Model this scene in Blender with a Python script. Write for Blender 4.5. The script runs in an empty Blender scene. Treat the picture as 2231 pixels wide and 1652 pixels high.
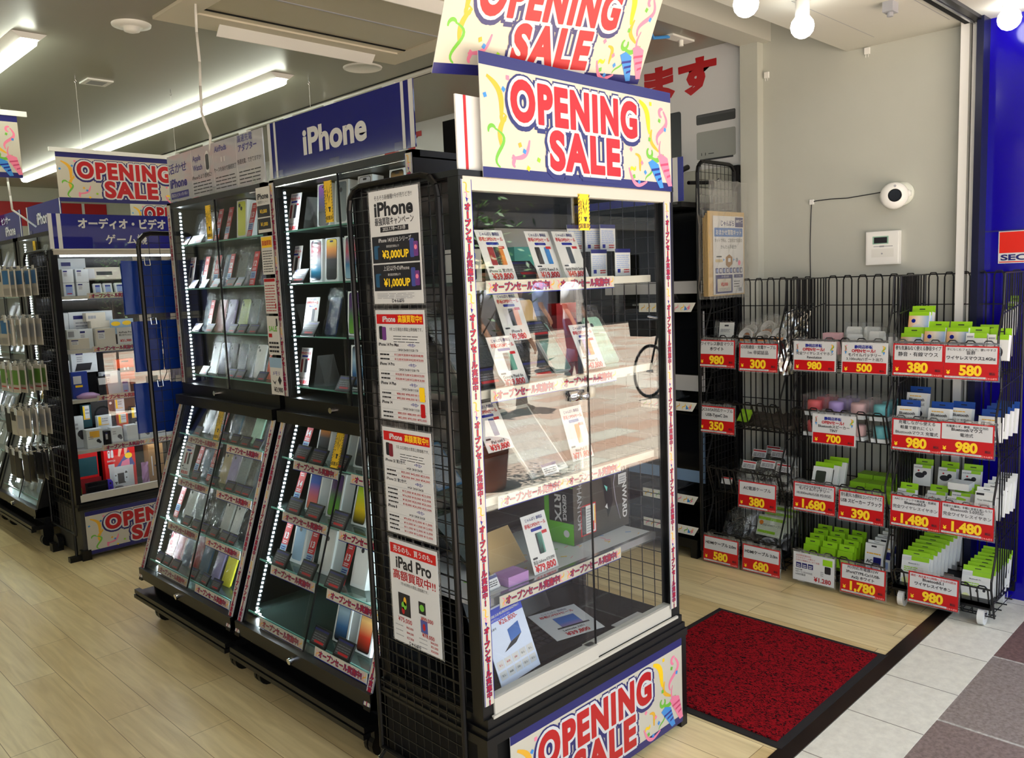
import bpy, math, random
from mathutils import Matrix, Vector
random.seed(7)
PI = math.pi
SC = bpy.context.scene
COL = SC.collection
# ---------------------------------------------------------------- camera
cd = bpy.data.cameras.new('camera'); cam = bpy.data.objects.new('camera', cd); COL.objects.link(cam)
cd.sensor_width = 36; cd.lens = 1812.2 / 2231 * 36; cd.clip_start = .05; cd.clip_end = 200
yaw, pit, rol = 0.790664660, -0.118589905, -0.0403666571
f = Vector((math.cos(pit)*math.cos(yaw), math.cos(pit)*math.sin(yaw), math.sin(pit)))
r = f.cross(Vector((0, 0, 1))).normalized(); u = r.cross(f)
r2 = math.cos(rol)*r + math.sin(rol)*u; u2 = -math.sin(rol)*r + math.cos(rol)*u
cam.matrix_world = Matrix(((r2.x, u2.x, -f.x, 0), (r2.y, u2.y, -f.y, 0), (r2.z, u2.z, -f.z, 1.53), (0, 0, 0, 1)))
SC.camera = cam
# ---------------------------------------------------------------- world, sun, exposure
vs = SC.view_settings; vs.view_transform = 'Standard'; vs.look = 'None'; vs.gamma = 1; vs.use_curve_mapping = False
vs.exposure = 0.30
SKY = 2.6; SUN = 36.0
FLUO = 14.5; BEAD = 170; BULB = 12
w = bpy.data.worlds.new('daylight'); SC.world = w; w.use_nodes = True
bg = w.node_tree.nodes['Background']; bg.inputs[0].default_value = (.78, .88, 1, 1); bg.inputs[1].default_value = SKY
sd = bpy.data.lights.new('sun', 'SUN'); sd.energy = SUN; sd.angle = .009; sd.color = (1, .98, .95)
so = bpy.data.objects.new('sun', sd); COL.objects.link(so)
so.rotation_euler = Vector((.25, .06, -1)).to_track_quat('-Z', 'Y').to_euler()
SC.cycles.max_bounces = 10; SC.cycles.transparent_max_bounces = 24; SC.cycles.diffuse_bounces = 4; SC.cycles.glossy_bounces = 4
SC.cycles.sample_clamp_indirect = 6
# ---------------------------------------------------------------- materials
def lin(c):
    return tuple(((x/255)/12.92 if x/255 <= .04045 else ((x/255+.055)/1.055)**2.4) for x in c) + (1,)
MATS = {}
def nm(name):
    m = bpy.data.materials.new(name); m.use_nodes = True; nt = m.node_tree
    return m, nt, nt.nodes['Principled BSDF']
def mt(name, c=(200, 200, 200), ro=.5, me=0, em=0, spec=.5, emc=None, var=0):
    if name in MATS: return MATS[name]
    m, nt, b = nm(name)
    b.inputs['Base Color'].default_value = lin(c); b.inputs['Roughness'].default_value = ro; b.inputs['Metallic'].default_value = me
    b.inputs['Specular IOR Level'].default_value = spec
    if em:
        b.inputs['Emission Color'].default_value = lin(emc or c); b.inputs['Emission Strength'].default_value = em
    if var:
        n = nt.nodes.new('ShaderNodeTexNoise'); n.inputs['Scale'].default_value = 6; n.inputs['Detail'].default_value = 4
        tc = nt.nodes.new('ShaderNodeTexCoord'); nt.links.new(tc.outputs['Object'], n.inputs[0])
        mx = nt.nodes.new('ShaderNodeMixRGB'); mx.inputs[1].default_value = lin(c); mx.inputs[2].default_value = lin([x*(1-var) for x in c])
        nt.links.new(n.outputs[0], mx.inputs[0]); nt.links.new(mx.outputs[0], b.inputs[0])
    MATS[name] = m; return m
def col(c, ro=.5, spec=.5):
    return mt('paint_%02x%02x%02x_%d' % (*[int(x) for x in c], int(ro*100)), c, ro, spec=spec)
def glassy(name, tint=(1, 1, 1), base=.04, ro=0.0, film=0.0, filmc=(1, 1, 1), bump=0):
    if name in MATS: return MATS[name]
    m, nt, b = nm(name); nt.nodes.remove(b); N = nt.nodes.new; L = nt.links.new
    out = [n for n in nt.nodes if n.type == 'OUTPUT_MATERIAL'][0]
    lw = N('ShaderNodeLayerWeight'); lw.inputs[0].default_value = .5
    p = N('ShaderNodeMath'); p.operation = 'POWER'; p.inputs[1].default_value = 5; L(lw.outputs['Facing'], p.inputs[0])
    a = N('ShaderNodeMath'); a.operation = 'MULTIPLY_ADD'; a.inputs[1].default_value = 1-base; a.inputs[2].default_value = base; L(p.outputs[0], a.inputs[0])
    t = N('ShaderNodeBsdfTransparent'); t.inputs[0].default_value = (*tint, 1)
    g = N('ShaderNodeBsdfGlossy'); g.inputs['Roughness'].default_value = ro
    x = N('ShaderNodeMixShader'); L(a.outputs[0], x.inputs[0]); L(t.outputs[0], x.inputs[1]); L(g.outputs[0], x.inputs[2])
    o = x
    if film:
        d = N('ShaderNodeBsdfDiffuse'); d.inputs[0].default_value = (*filmc, 1)
        y = N('ShaderNodeMixShader'); y.inputs[0].default_value = film; L(x.outputs[0], y.inputs[1]); L(d.outputs[0], y.inputs[2]); o = y
    if bump:
        n = N('ShaderNodeTexNoise'); n.inputs['Scale'].default_value = bump; bp = N('ShaderNodeBump'); bp.inputs['Strength'].default_value = .6; bp.inputs['Distance'].default_value = .01
        L(n.outputs[0], bp.inputs['Height']); L(bp.outputs[0], g.inputs['Normal'])
    L(o.outputs[0], out.inputs[0]); MATS[name] = m; return m
GLASS = glassy('door_glass', (.985, .995, .99), .06)
SHELFG = glassy('shelf_glass', (.86, .95, .92), .07, film=.03, filmc=(.6, .9, .8))
EDGEG = mt('glass_edge', (110, 170, 155), .15)
ACRY = glassy('clear_acrylic', (.97, .98, .98), .06, film=.03)
FILM = glassy('clear_film', (.97, .975, .975), .12, .012, film=.01, bump=10)
HOLD = glassy('tag_holder', (.95, .95, .95), .05, film=.06)
BLK = mt('black_metal', (12, 12, 14), .34, spec=.35); BLKM = mt('black_matt', (11, 11, 12), .7, spec=.25); WIRE = mt('black_wire', (18, 18, 20), .35)
BPAN = mt('black_panel', (15, 16, 18), .22, var=.3)
WHT = mt('white_plastic', (232, 232, 228), .4); PAPER = mt('white_paper', (210, 211, 211), .35, spec=.4); CREAM = mt('cream_print', (201, 196, 180), .3)
CASEB = mt('case_rail', (196, 193, 182), .45); NAVY = mt('navy_print', (30, 32, 104), .28); ROYAL = mt('royal_blue', (20, 34, 140), .22)
RED = mt('red_print', (184, 14, 24), .35); DRED = mt('dark_red_print', (170, 18, 28), .4); CARDRED = mt('card_red', (196, 20, 26), .35)
YEL = mt('yellow_print', (250, 205, 20), .4); PRICEY = mt('price_yellow', (255, 214, 40), .4); INK = mt('ink', (28, 28, 36), .5); GREY = mt('grey_print', (150, 152, 158), .5)
SKYB = mt('sky_print', (60, 140, 215), .4); PINK = mt('pink_print', (238, 130, 160), .4); GRN = mt('green_print', (110, 185, 60), .4)
LIME = mt('lime_card', (150, 205, 30), .4); SILV = mt('silver', (190, 192, 196), .25, .9); CHROME = mt('chrome', (220, 220, 222), .12, 1)
OCH = mt('ochre_print', (232, 176, 50), .4)
def ramp(name, cols, ro=.2, axis=2):
    if name in MATS: return MATS[name]
    m, nt, b = nm(name); N = nt.nodes.new; L = nt.links.new
    tc = N('ShaderNodeTexCoord'); sx = N('ShaderNodeSeparateXYZ'); cr = N('ShaderNodeValToRGB'); L(tc.outputs['Generated'], sx.inputs[0]); L(sx.outputs[axis], cr.inputs[0])
    e = cr.color_ramp.elements
    while len(e) < len(cols): e.new(.5)
    for i, c in enumerate(cols): e[i].position = i/(len(cols)-1); e[i].color = lin(c)
    L(cr.outputs[0], b.inputs[0]); b.inputs['Roughness'].default_value = ro; MATS[name] = m; return m
# ---------------------------------------------------------------- mesh builder
TXT = {}
def t_big(s): return len(s) < 10 and all(ord(c) < 128 for c in s)
def glyphs(s, bold=0.0):
    k = (s, round(bold, 3))
    if k not in TXT:
        c = bpy.data.curves.new('t', 'FONT'); c.body = s; c.size = 1; c.offset = bold; c.resolution_u = 5 if t_big(s) else 2; c.space_character = 1.17 if s in ('OPENING', 'SALE') else 1
        o = bpy.data.objects.new('t', c); COL.objects.link(o); bpy.context.view_layer.update()
        me = bpy.data.meshes.new_from_object(o.evaluated_get(bpy.context.evaluated_depsgraph_get()))
        TXT[k] = ([(v.co.x, v.co.y) for v in me.vertices], [tuple(p.vertices) for p in me.polygons])
        bpy.data.objects.remove(o); bpy.data.curves.remove(c); bpy.data.meshes.remove(me)
    return TXT[k]
class MB:
    def __init__(s): s.v = []; s.f = []; s.m = []; s.ml = []; s.M = None
    def mi(s, m):
        if m not in s.ml: s.ml.append(m)
        return s.ml.index(m)
    def add(s, vs, fs, m):
        n = len(s.v); i = s.mi(m)
        s.v += [tuple(s.M @ Vector(p)) for p in vs] if s.M else [tuple(p) for p in vs]
        s.f += [tuple(a+n for a in q) for q in fs]; s.m += [i]*len(fs); return s
    def box(s, x0, x1, y0, y1, z0, z1, m, fm=None):
        vs = [(x, y, z) for x in (x0, x1) for y in (y0, y1) for z in (z0, z1)]
        fs = [(0, 1, 3, 2), (4, 6, 7, 5), (0, 4, 5, 1), (2, 3, 7, 6), (0, 2, 6, 4), (1, 5, 7, 3)]
        if fm: s.add(vs, [fs[i] for i in range(6) if i != 2], m); s.add(vs, [fs[2]], fm)
        else: s.add(vs, fs, m)
        return s
    def prism(s, pts, axis, a0, a1, m):   # polygon pts in the two other axes, extruded along axis
        def P(p, a):
            return (a, p[0], p[1]) if axis == 'x' else ((p[0], a, p[1]) if axis == 'y' else (p[0], p[1], a))
        n = len(pts); vs = [P(p, a0) for p in pts] + [P(p, a1) for p in pts]
        fs = [tuple(range(n)), tuple(range(2*n-1, n-1, -1))] + [(i, i+n, (i+1) % n+n, (i+1) % n) for i in range(n)]
        return s.add(vs, fs, m)
    def rod(s, p, q, r, m, n=4, r2=None):
        p = Vector(p); q = Vector(q); d = (q-p)
        if d.length < 1e-6: return s
        d.normalize(); a = d.orthogonal().normalized(); b = d.cross(a); r2 = r if r2 is None else r2
        vs = [p+(a*math.cos(2*PI*i/n)+b*math.sin(2*PI*i/n))*r for i in range(n)] + [q+(a*math.cos(2*PI*i/n)+b*math.sin(2*PI*i/n))*r2 for i in range(n)]
        return s.add(vs, [(i, (i+1) % n, (i+1) % n+n, i+n) for i in range(n)] + [tuple(range(n-1, -1, -1)), tuple(range(n, 2*n))], m)
    def tube(s, pts, r, m, n=6):
        for a, b in zip(pts, pts[1:]): s.rod(a, b, r, m, n)
        return s
    def lathe(s, prof, c, m, n=20):
        vs = [(c[0]+r*math.cos(2*PI*i/n), c[1]+r*math.sin(2*PI*i/n), c[2]+z) for r, z in prof for i in range(n)]
        return s.add(vs, [(j*n+i, j*n+(i+1) % n, (j+1)*n+(i+1) % n, (j+1)*n+i) for j in range(len(prof)-1) for i in range(n)], m)
    def poly(s, pts, y, m): return s.add([(p[0], y, p[1]) for p in pts], [tuple(range(len(pts)))], m)
    def rect(s, x0, x1, z0, z1, y, m): return s.poly([(x0, z0), (x1, z0), (x1, z1), (x0, z1)], y, m)
    def disc(s, x, z, r, y, m, n=14, sx=1): return s.poly([(x+sx*r*math.cos(2*PI*i/n), z+r*math.sin(2*PI*i/n)) for i in range(n)], y, m)
    def rrect(s, x0, x1, z0, z1, c, y, m):
        P = []
        for cx, cz, a in ((x1-c, z0+c, -90), (x1-c, z1-c, 0), (x0+c, z1-c, 90), (x0+c, z0+c, 180)):
            P += [(cx+c*math.cos(math.radians(a+t)), cz+c*math.sin(math.radians(a+t))) for t in (0, 30, 60, 90)]
        return s.poly(P, y, m)
    def ribbon(s, pts, wd, y, m):
        n = len(pts); L = []; R = []
        for i, p in enumerate(pts):
            a = pts[max(0, i-1)]; b = pts[min(n-1, i+1)]; dx, dz = b[0]-a[0], b[1]-a[1]; l = math.hypot(dx, dz) or 1
            t = wd*(1 if not callable(wd) else 1)*(.35+.65*math.sin(PI*(i+.5)/n)); L.append((p[0]-dz/l*t, y, p[1]+dx/l*t)); R.append((p[0]+dz/l*t, y, p[1]-dx/l*t))
        return s.add(L+R, [(i, n+i, n+i+1, i+1) for i in range(n-1)], m)
    def text(s, t, x, z, size, m, w=None, al='c', bold=.012, y=-.0008, fit=False, halo=0, rot=0):
        kj = any(0x4e00 < ord(c) < 0xa000 for c in t); kb = bold*size*.55 if kj else 0
        if kj: bold = 0.0
        V, F = glyphs(t, bold)
        if not V: return s
        x0 = min(p[0] for p in V); x1 = max(p[0] for p in V); k = size
        if w and (fit or (x1-x0)*size > w): k = w/(x1-x0)
        ox = {'c': -(x0+x1)/2, 'l': -x0, 'r': -x1}[al]; ca, sa = math.cos(rot), math.sin(rot)
        offs = [(0, 0)] if not halo else [(halo*math.cos(2*PI*i/10), halo*math.sin(2*PI*i/10)) for i in range(10)] + [(0, 0)]
        if kb > .0001: offs = [(a+p, c+q_) for a, c in offs for p, q_ in ((-kb, 0), (kb, 0), (0, -kb*.6), (0, kb*.6))]
        for i, (hx, hz) in enumerate(offs):
            P = [((a+ox)*k, b*size) for a, b in V]
            s.add([(x+a*ca-b*sa+hx, y-i*1e-6, z+a*sa+b*ca+hz) for a, b in P], F, m)
        return s
    def bars(s, x0, x1, z0, z1, n, m, y=-.0008, fill=.5):
        h = (z1-z0)/n
        for i in range(n):
            xa = x0
            while xa < x1-.1*(x1-x0):
                xb = min(x1, xa+(x1-x0)*random.uniform(.12, .35)); s.rect(xa, xb, z0+i*h, z0+i*h+h*fill, y, m); xa = xb+(x1-x0)*.03
        return s
    def sheet(s, w, h, nx, nz, amp, m, y=0, taper=0):
        vs = []
        for j in range(nz+1):
            for i in range(nx+1):
                a = i/nx-.5; b = j/nz
                vs.append((a*w*(1-taper*b), y+random.uniform(-amp, amp)+(0 if 0 < i < nx else abs(y)*.6), b*h+random.uniform(-amp, amp)*.4))
        return s.add(vs, [(j*(nx+1)+i, j*(nx+1)+i+1, (j+1)*(nx+1)+i+1, (j+1)*(nx+1)+i) for j in range(nz) for i in range(nx)], m)
    def mesh(s, name, org=(0, 0, 0)):
        me = bpy.data.meshes.new(name); me.from_pydata([(a-org[0], b-org[1], c-org[2]) for a, b, c in s.v], [], s.f)
        for m in s.ml: me.materials.append(m)
        me.polygons.foreach_set('material_index', s.m); me.update(); return me
def put(name, mb, parent=None, smooth=False, label=None, org=None):
    if org is None: org = tuple(parent.location) if parent else (0, 0, 0)
    if parent is not None and parent.parent is not None: org = tuple(Vector(parent.location)+Vector(parent.parent.location))
    me = mb.mesh(name, org); o = bpy.data.objects.new(name, me); COL.objects.link(o); o.parent = parent
    if smooth: me.polygons.foreach_set('use_smooth', [True]*len(me.polygons))
    if label: o['label'] = label
    return o
def thing(name, label, cat, loc=(0, 0, 0), group=None):
    o = bpy.data.objects.new(name, None); COL.objects.link(o); o.location = loc; o.empty_display_size = .05
    o['label'] = label; o['category'] = cat
    if group: o['group'] = group
    return o
def solo(name, mb, label, cat, loc=None, group=None, smooth=False):
    me = mb.mesh(name, loc or (0, 0, 0)); o = bpy.data.objects.new(name, me); COL.objects.link(o); o.location = loc or (0, 0, 0)
    if smooth: me.polygons.foreach_set('use_smooth', [True]*len(me.polygons))
    o['label'] = label; o['category'] = cat
    if group: o['group'] = group
    return o
def struct(name, mb):
    o = put(name, mb); o['kind'] = 'structure'; return o
def local(name, mb, label='', cat='', group=None, smooth=False):  # mesh modelled at its own origin
    return solo(name, mb, label, cat, None, group, smooth)
def cp(o, parent=None):
    c = o.copy(); COL.objects.link(c); c.parent = parent
    for ch in [x for x in o.children]: cp(ch, c)
    return c
TPL = {}
def place(key, make, loc, rz=0, lean=0, label=None, group=None, roll=0, sc=1):
    if key not in TPL: TPL[key] = o = make()
    else: o = cp(TPL[key])
    o.location = loc; o.rotation_euler = (-lean, roll, rz)
    if sc != 1: o.scale = (sc, sc, sc)
    if label: o['label'] = label
    if group: o['group'] = group
    return o
WEST = -PI/2   # turns a front that faces the street (-Y) to face the aisle (-X)
ORD = ['first', 'second', 'third', 'fourth', 'fifth', 'sixth', 'seventh', 'eighth', 'ninth', 'tenth', 'eleventh', 'twelfth']
def area(name, loc, sx, sy, e, d, c=(1, 1, 1), parent=None):
    l = bpy.data.lights.new(name, 'AREA'); l.shape = 'RECTANGLE'; l.size = sx; l.size_y = sy; l.energy = e; l.color = c
    o = bpy.data.objects.new(name, l); COL.objects.link(o); o.parent = parent
    o.location = Vector(loc)-(Vector(parent.location) if parent else Vector((0, 0, 0))); o.rotation_euler = Vector(d).to_track_quat('-Z', 'Y').to_euler(); return o
# ================================================================ SETTING
def texmat(name, build):
    m, nt, b = nm(name); build(nt, b, nt.nodes.new, nt.links.new); MATS[name] = m; return m
def wood(nt, b, N, L):
    tc = N('ShaderNodeTexCoord'); mp = N('ShaderNodeMapping'); mp.inputs['Rotation'].default_value = (0, 0, PI/2); L(tc.outputs['Object'], mp.inputs[0])
    br = N('ShaderNodeTexBrick'); br.inputs['Scale'].default_value = 1; br.inputs['Brick Width'].default_value = .92; br.inputs['Row Height'].default_value = .155
    br.inputs['Mortar Size'].default_value = .0012; br.inputs['Color1'].default_value = lin((246, 228, 178)); br.inputs['Color2'].default_value = lin((228, 202, 146)); br.inputs['Mortar'].default_value = lin((150, 122, 84)); br.offset = .37
    L(mp.outputs[0], br.inputs[0])
    m2 = N('ShaderNodeMapping'); m2.inputs['Scale'].default_value = (14, 1.1, 1); L(tc.outputs['Object'], m2.inputs[0])
    n = N('ShaderNodeTexNoise'); n.inputs['Scale'].default_value = 2.2; n.inputs['Detail'].default_value = 6; n.inputs['Distortion'].default_value = .8; L(m2.outputs[0], n.inputs[0])
    cr = N('ShaderNodeValToRGB'); cr.color_ramp.elements[0].position = .3; cr.color_ramp.elements[0].color = (.6, .54, .44, 1); cr.color_ramp.elements[1].position = .7; L(n.outputs[0], cr.inputs[0])
    mx = N('ShaderNodeMixRGB'); mx.blend_type = 'MULTIPLY'; mx.inputs[0].default_value = .6; L(br.outputs[0], mx.inputs[1]); L(cr.outputs[0], mx.inputs[2])
    L(mx.outputs[0], b.inputs[0]); b.inputs['Roughness'].default_value = .33
WOOD = texmat('wood_plank_vinyl', wood)
def mosaic(bw, rh, c1, c2, mo, msz, ns, bump=0, off=.5, rot=0, amt=.8):
    def g(nt, b, N, L):
        tc = N('ShaderNodeTexCoord'); mp = N('ShaderNodeMapping'); mp.inputs['Rotation'].default_value = (0, 0, rot); L(tc.outputs['Object'], mp.inputs[0])
        br = N('ShaderNodeTexBrick'); br.inputs['Scale'].default_value = 1; br.inputs['Brick Width'].default_value = bw; br.inputs['Row Height'].default_value = rh; br.offset = off
        br.inputs['Mortar Size'].default_value = msz; br.inputs['Color1'].default_value = lin(c1); br.inputs['Color2'].default_value = lin(c2); br.inputs['Mortar'].default_value = lin(mo); L(mp.outputs[0], br.inputs[0])
        n = N('ShaderNodeTexNoise'); n.inputs['Scale'].default_value = ns; n.inputs['Detail'].default_value = 8; n.inputs['Roughness'].default_value = .7; L(tc.outputs['Object'], n.inputs[0])
        cr = N('ShaderNodeValToRGB'); cr.color_ramp.elements[0].position = .35; cr.color_ramp.elements[0].color = (.6, .58, .56, 1); cr.color_ramp.elements[1].position = .62; cr.color_ramp.elements[1].color = (1.1, 1.1, 1.1, 1); L(n.outputs[0], cr.inputs[0])
        mx = N('ShaderNodeMixRGB'); mx.blend_type = 'MULTIPLY'; mx.inputs[0].default_value = amt; L(br.outputs[0], mx.inputs[1]); L(cr.outputs[0], mx.inputs[2]); L(mx.outputs[0], b.inputs[0]); b.inputs['Roughness'].default_value = .6
    return g
TILE = texmat('cream_tile', mosaic(.34, 9, (236, 232, 218), (228, 224, 208), (120, 112, 98), .002, 26, off=0, amt=.3))
PAVE = texmat('granite_paving', mosaic(.62, .31, (122, 92, 86), (172, 168, 160), (196, 192, 184), .006, 70, off=.4, amt=1))
PAVE2 = texmat('sunlit_paving', mosaic(.6, .3, (172, 140, 118), (186, 182, 166), (150, 142, 130), .006, 30, off=.5))
def matf(nt, b, N, L):
    tc = N('ShaderNodeTexCoord'); mp = N('ShaderNodeMapping'); mp.inputs['Scale'].default_value = (1, .55, 1); mp.inputs['Rotation'].default_value = (0, 0, .5); L(tc.outputs['Object'], mp.inputs[0])
    n = N('ShaderNodeTexNoise'); n.inputs['Scale'].default_value = 125; n.inputs['Detail'].default_value = 2; n.inputs['Distortion'].default_value = 1.6; L(mp.outputs[0], n.inputs[0])
    cr = N('ShaderNodeValToRGB'); cr.color_ramp.elements[0].position = .40; cr.color_ramp.elements[0].color = lin((26, 6, 9)); cr.color_ramp.elements[1].position = .52; cr.color_ramp.elements[1].color = lin((142, 14, 24)); L(n.outputs[0], cr.inputs[0])
    L(cr.outputs[0], b.inputs[0]); b.inputs['Roughness'].default_value = .95; b.inputs['Specular IOR Level'].default_value = .1
    bp = N('ShaderNodeBump'); bp.inputs['Strength'].default_value = .5; bp.inputs['Distance'].default_value = .004; L(n.outputs[0], bp.inputs['Height']); L(bp.outputs[0], b.inputs['Normal'])
MATR = texmat('red_mat_pile', matf)
WALL = mt('wall_paint', (186, 188, 178), .55, var=.04); CEIL = mt('ceiling_paint_shaded', (142, 141, 127), .34); CEIL2 = mt('soffit_paint_lit', (200, 199, 188), .5); DARKB = mt('dark_facade', (34, 36, 38), .6)  # ceiling darkened and soffit kept lighter in the paint, imitating uneven light
struct('floor', MB().box(-2.5, 4.2, 1.215, 10.4, -.1, 0, WOOD))
struct('trim_1', MB().box(-2.5, 4.2, 1.155, 1.215, -.1, .004, mt('threshold_strip', (52, 42, 38), .35, .5, var=.4)))
struct('ground_1', MB().box(-6, 4.2, .905, 1.155, -.12, 0, TILE))
struct('ground_2', MB().box(-12, 14, -.9, .905, -.12, -.002, PAVE))
struct('ground_3', MB().box(-26, 26, -16, -.9, -.12, -.003, PAVE2))
struct('ceiling', MB().box(-2.5, 4.2, 2.34, 10.4, 2.75, 2.85, CEIL))
struct('trim_7', MB().box(-2.5, 4.2, 1.7, 2.34, 2.80, 2.9, CEIL))
struct('trim_2', MB().box(-2.5, 4.16, 2.19, 2.34, 2.70, 2.80, CEIL2))
struct('trim_3', MB().box(-2.5, 4.15, .95, 1.79, 2.565, 2.64, CEIL2).box(3.2, 4.0, 1.60, 1.603, 2.5645, 2.566, GREY).box(3.2, 4.0, 1.28, 1.283, 2.5645, 2.566, GREY).box(3.2, 3.203, 1.28, 1.603, 2.5645, 2.566, GREY))
struct('trim_4', MB().box(4.09, 4.16, 2.235, 2.335, 0, 2.70, WALL))
struct('wall_right', MB().box(4.15, 4.3, 1.2, 10.4, 0, 2.9, WALL))
struct('wall_back', MB().box(-2.5, 4.3, 10.3, 10.5, 0, 2.9, WALL))
o = solo('wall_banner', MB().box(-1.6, 1.2, 0, .01, 0, .26, DRED).rect(-.1, .0, 0, .26, -.001, PAPER).rect(.93, .96, 0, .26, -.001, PAPER).text('買取専門', -.9, .06, .17, PAPER, .9, y=-.002, bold=.05) if 'PAPER' in globals() else MB(), 'long dark red banner with white lettering on the far back wall', 'banner'); o.location = (2.45, 10.285, 2.33)
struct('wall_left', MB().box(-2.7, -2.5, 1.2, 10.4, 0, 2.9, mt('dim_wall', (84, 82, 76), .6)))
BLUEG = mt('glossy_blue', (16, 2, 150), .13, spec=.4)
struct('wall_front', MB().box(4.14, 4.6, .2, 1.16, 0, 3.0, BLUEG).box(4.135, 4.14, .2, 1.16, 1.655, 1.66, NAVY))
struct('trim_5', MB().box(4.05, 4.16, 1.16, 1.188, 0, 2.62, mt('navy_frame', (16, 20, 48), .3)).box(4.09, 4.16, 1.188, 1.215, 0, 2.6, WHT).box(4.12, 4.16, 1.215, 1.225, 0, 2.6, BLK).box(4.08, 4.15, 1.225, 1.26, 0, 2.6, WHT).box(4.12, 4.16, 1.26, 1.27, 0, 2.6, mt('navy_frame')))
struct('trim_6', MB().box(-2.5, 4.1, 1.17, 1.20, 2.55, 2.566, BLK).box(-2.5, 4.1, 1.205, 1.215, 2.545, 2.566, SILV).box(-2.5, 4.1, 1.22, 1.245, 2.552, 2.566, BLKM))
# the street outside: canopy over the pavement, shop front above, houses opposite
struct('roof', MB().box(-14, 14, -1.1, 1.2, 3.05, 3.2, mt('canopy', (150, 148, 140), .6)).box(-14, 14, 1.2, 1.6, 2.9, 8, DARKB).box(-14, -2.7, .95, 1.2, 0, 3.05, DARKB).box(4.6, 14, .2, 1.2, 0, 3.05, DARKB))
fb = MB().box(-26, 26, -17, -14, 0, 4.8, DARKB).box(-26, 26, -14.02, -13.6, 3.0, 3.4, mt('awning_beam', (92, 92, 88), .6)).box(-26, 26, -14.02, -13.9, 4.3, 4.45, mt('awning_beam'))
for i in range(14):
    x = -25+i*3.6; fb.box(x, x+.18, -14.06, -13.95, 0, 3, mt('awning_beam')).box(x+.5, x+1.4, -14.03, -14, .4, 2.2, mt('shop_window', (60, 66, 70), .1))
struct('wall_opposite', fb)
# joints: track slot in the shop ceiling
tr = thing('lighting_track', 'long white lighting track recessed in a black ceiling slot above the phone cabinets', 'lighting track', (3.2, 6, 2.75))
put('slot', MB().box(3.235, 3.25, 2.4, 10.2, 2.744, 2.7505, BLKM).box(3.155, 3.165, 2.4, 10.2, 2.746, 2.7505, BLKM), tr)
put('rail', MB().box(3.185, 3.215, 2.4, 10.2, 2.735, 2.75, WHT), tr)
for i, y in enumerate((4.18, 4.83, 5.35, 6.02, 6.64, 7.3)):
    def mk():
        t = thing('track_spotlight', '', 'spotlight')
        put('mount', MB().box(-.02, .02, -.06, .06, -.03, 0, WHT), t)
        put('head', MB().lathe([(.0, -.03), (.03, -.03), (.045, -.075), (.045, -.085), (.0, -.08)], (0, .03, 0), WHT, 14), t, True)
        put('lamp_face', MB().lathe([(.042, 0), (0, 0)], (0, .03, -.087), mt('spot_glow', (255, 246, 210), em=3.5), 14), t); return t
    place('spot', mk, (3.2, y, 2.735), label='%s white track spotlight counted from the shop entrance' % ORD[i], group='spotlights on the ceiling track')
# ceiling lamps
def tube_lamp(x0, label, e):
    t = thing('fluorescent_lamp', label, 'ceiling lamp', (x0, 6.9, 2.75), 'fluorescent battens on the shop ceiling')
    c = x0; put('housing', MB().prism([(c-.075, 2.7495), (c+.075, 2.7495), (c+.04, 2.722), (c-.04, 2.722)], 'y', 4.36, 9.4, WHT), t)
    g = mt('tube_glow', (250, 255, 236), .3, em=FLUO)
    for a, b in ((4.38, 5.62), (5.63, 6.88), (6.89, 8.13), (8.14, 9.38)):
        put('tube', MB().prism([(c-.036, 2.722), (c+.036, 2.722), (c+.032, 2.70), (c+.016, 2.688), (c-.016, 2.688), (c-.032, 2.70)], 'y', a, b, g), t)
tube_lamp(2.578, 'long lit ceiling batten nearest the phone cabinets, crossing the picture centre left', 1)
tube_lamp(1.282, 'lit ceiling batten cut off by the upper left edge of the photo', 1)
tube_lamp(-1.6, 'added unseen ceiling batten over the far left aisle, outside the photo', 1)  # invented batten out of view, added to brighten the left aisle
for i, (x, y) in enumerate(((3.227, 1.57), (2.795, 1.57), (3.991, 1.05))):
    z = 2.467 if i < 2 else (2.571-.06 if i == 2 else 2.467)
    t = thing('globe_lamp', ['round glowing bulb hanging lowest over the entrance, right of its twin', 'glowing bulb beside the sale banners at the top edge', 'glowing bulb at the top right corner over the blue wall', 'bulb over the entrance above the hanging banner'][i], 'ceiling lamp', (x, y, 2.565), 'globe bulbs over the entrance')
    put('socket', MB().rod((x, y, 2.575), (x, y, z+.035), .027, WHT, 16), t, True)
    pr = [(.0, -.045)]+[(.045*math.cos(a), .045*math.sin(a)) for a in [math.radians(k) for k in (-72, -50, -25, 0, 25, 50)]]+[(.02, .045)]
    put('bulb', MB().lathe(pr, (x, y, z), mt('bulb_glow', (255, 252, 246), em=BULB), 20), t, True)
t = thing('air_conditioner', 'large flush ceiling air conditioner with two long white flaps', 'air conditioner', (2.3, 3.3, 2.75))
acw = mt('ac_ivory', (212, 205, 186), .45)
put('panel', MB().box(1.62, 2.95, 3.62, 3.80, 2.735, 2.7495, acw).box(1.62, 2.95, 2.72, 2.90, 2.735, 2.7495, acw).box(1.62, 1.74, 2.9, 3.62, 2.735, 2.7495, acw).box(2.83, 2.95, 2.9, 3.62, 2.735, 2.7495, acw), t)
put('intake', MB().box(1.74, 2.83, 2.98, 3.55, 2.742, 2.7495, mt('ac_panel', (186, 178, 156), .22)).box(1.74, 2.83, 3.55, 3.562, 2.738, 2.742, BLKM).box(1.74, 2.83, 2.97, 2.982, 2.738, 2.742, BLKM).box(1.74, 2.83, 3.562, 3.62, 2.743, 2.7495, acw).box(1.74, 2.83, 2.9, 2.97, 2.743, 2.7495, acw).box(1.74, 2.83, 3.26, 3.268, 2.738, 2.742, GREY), t)
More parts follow.
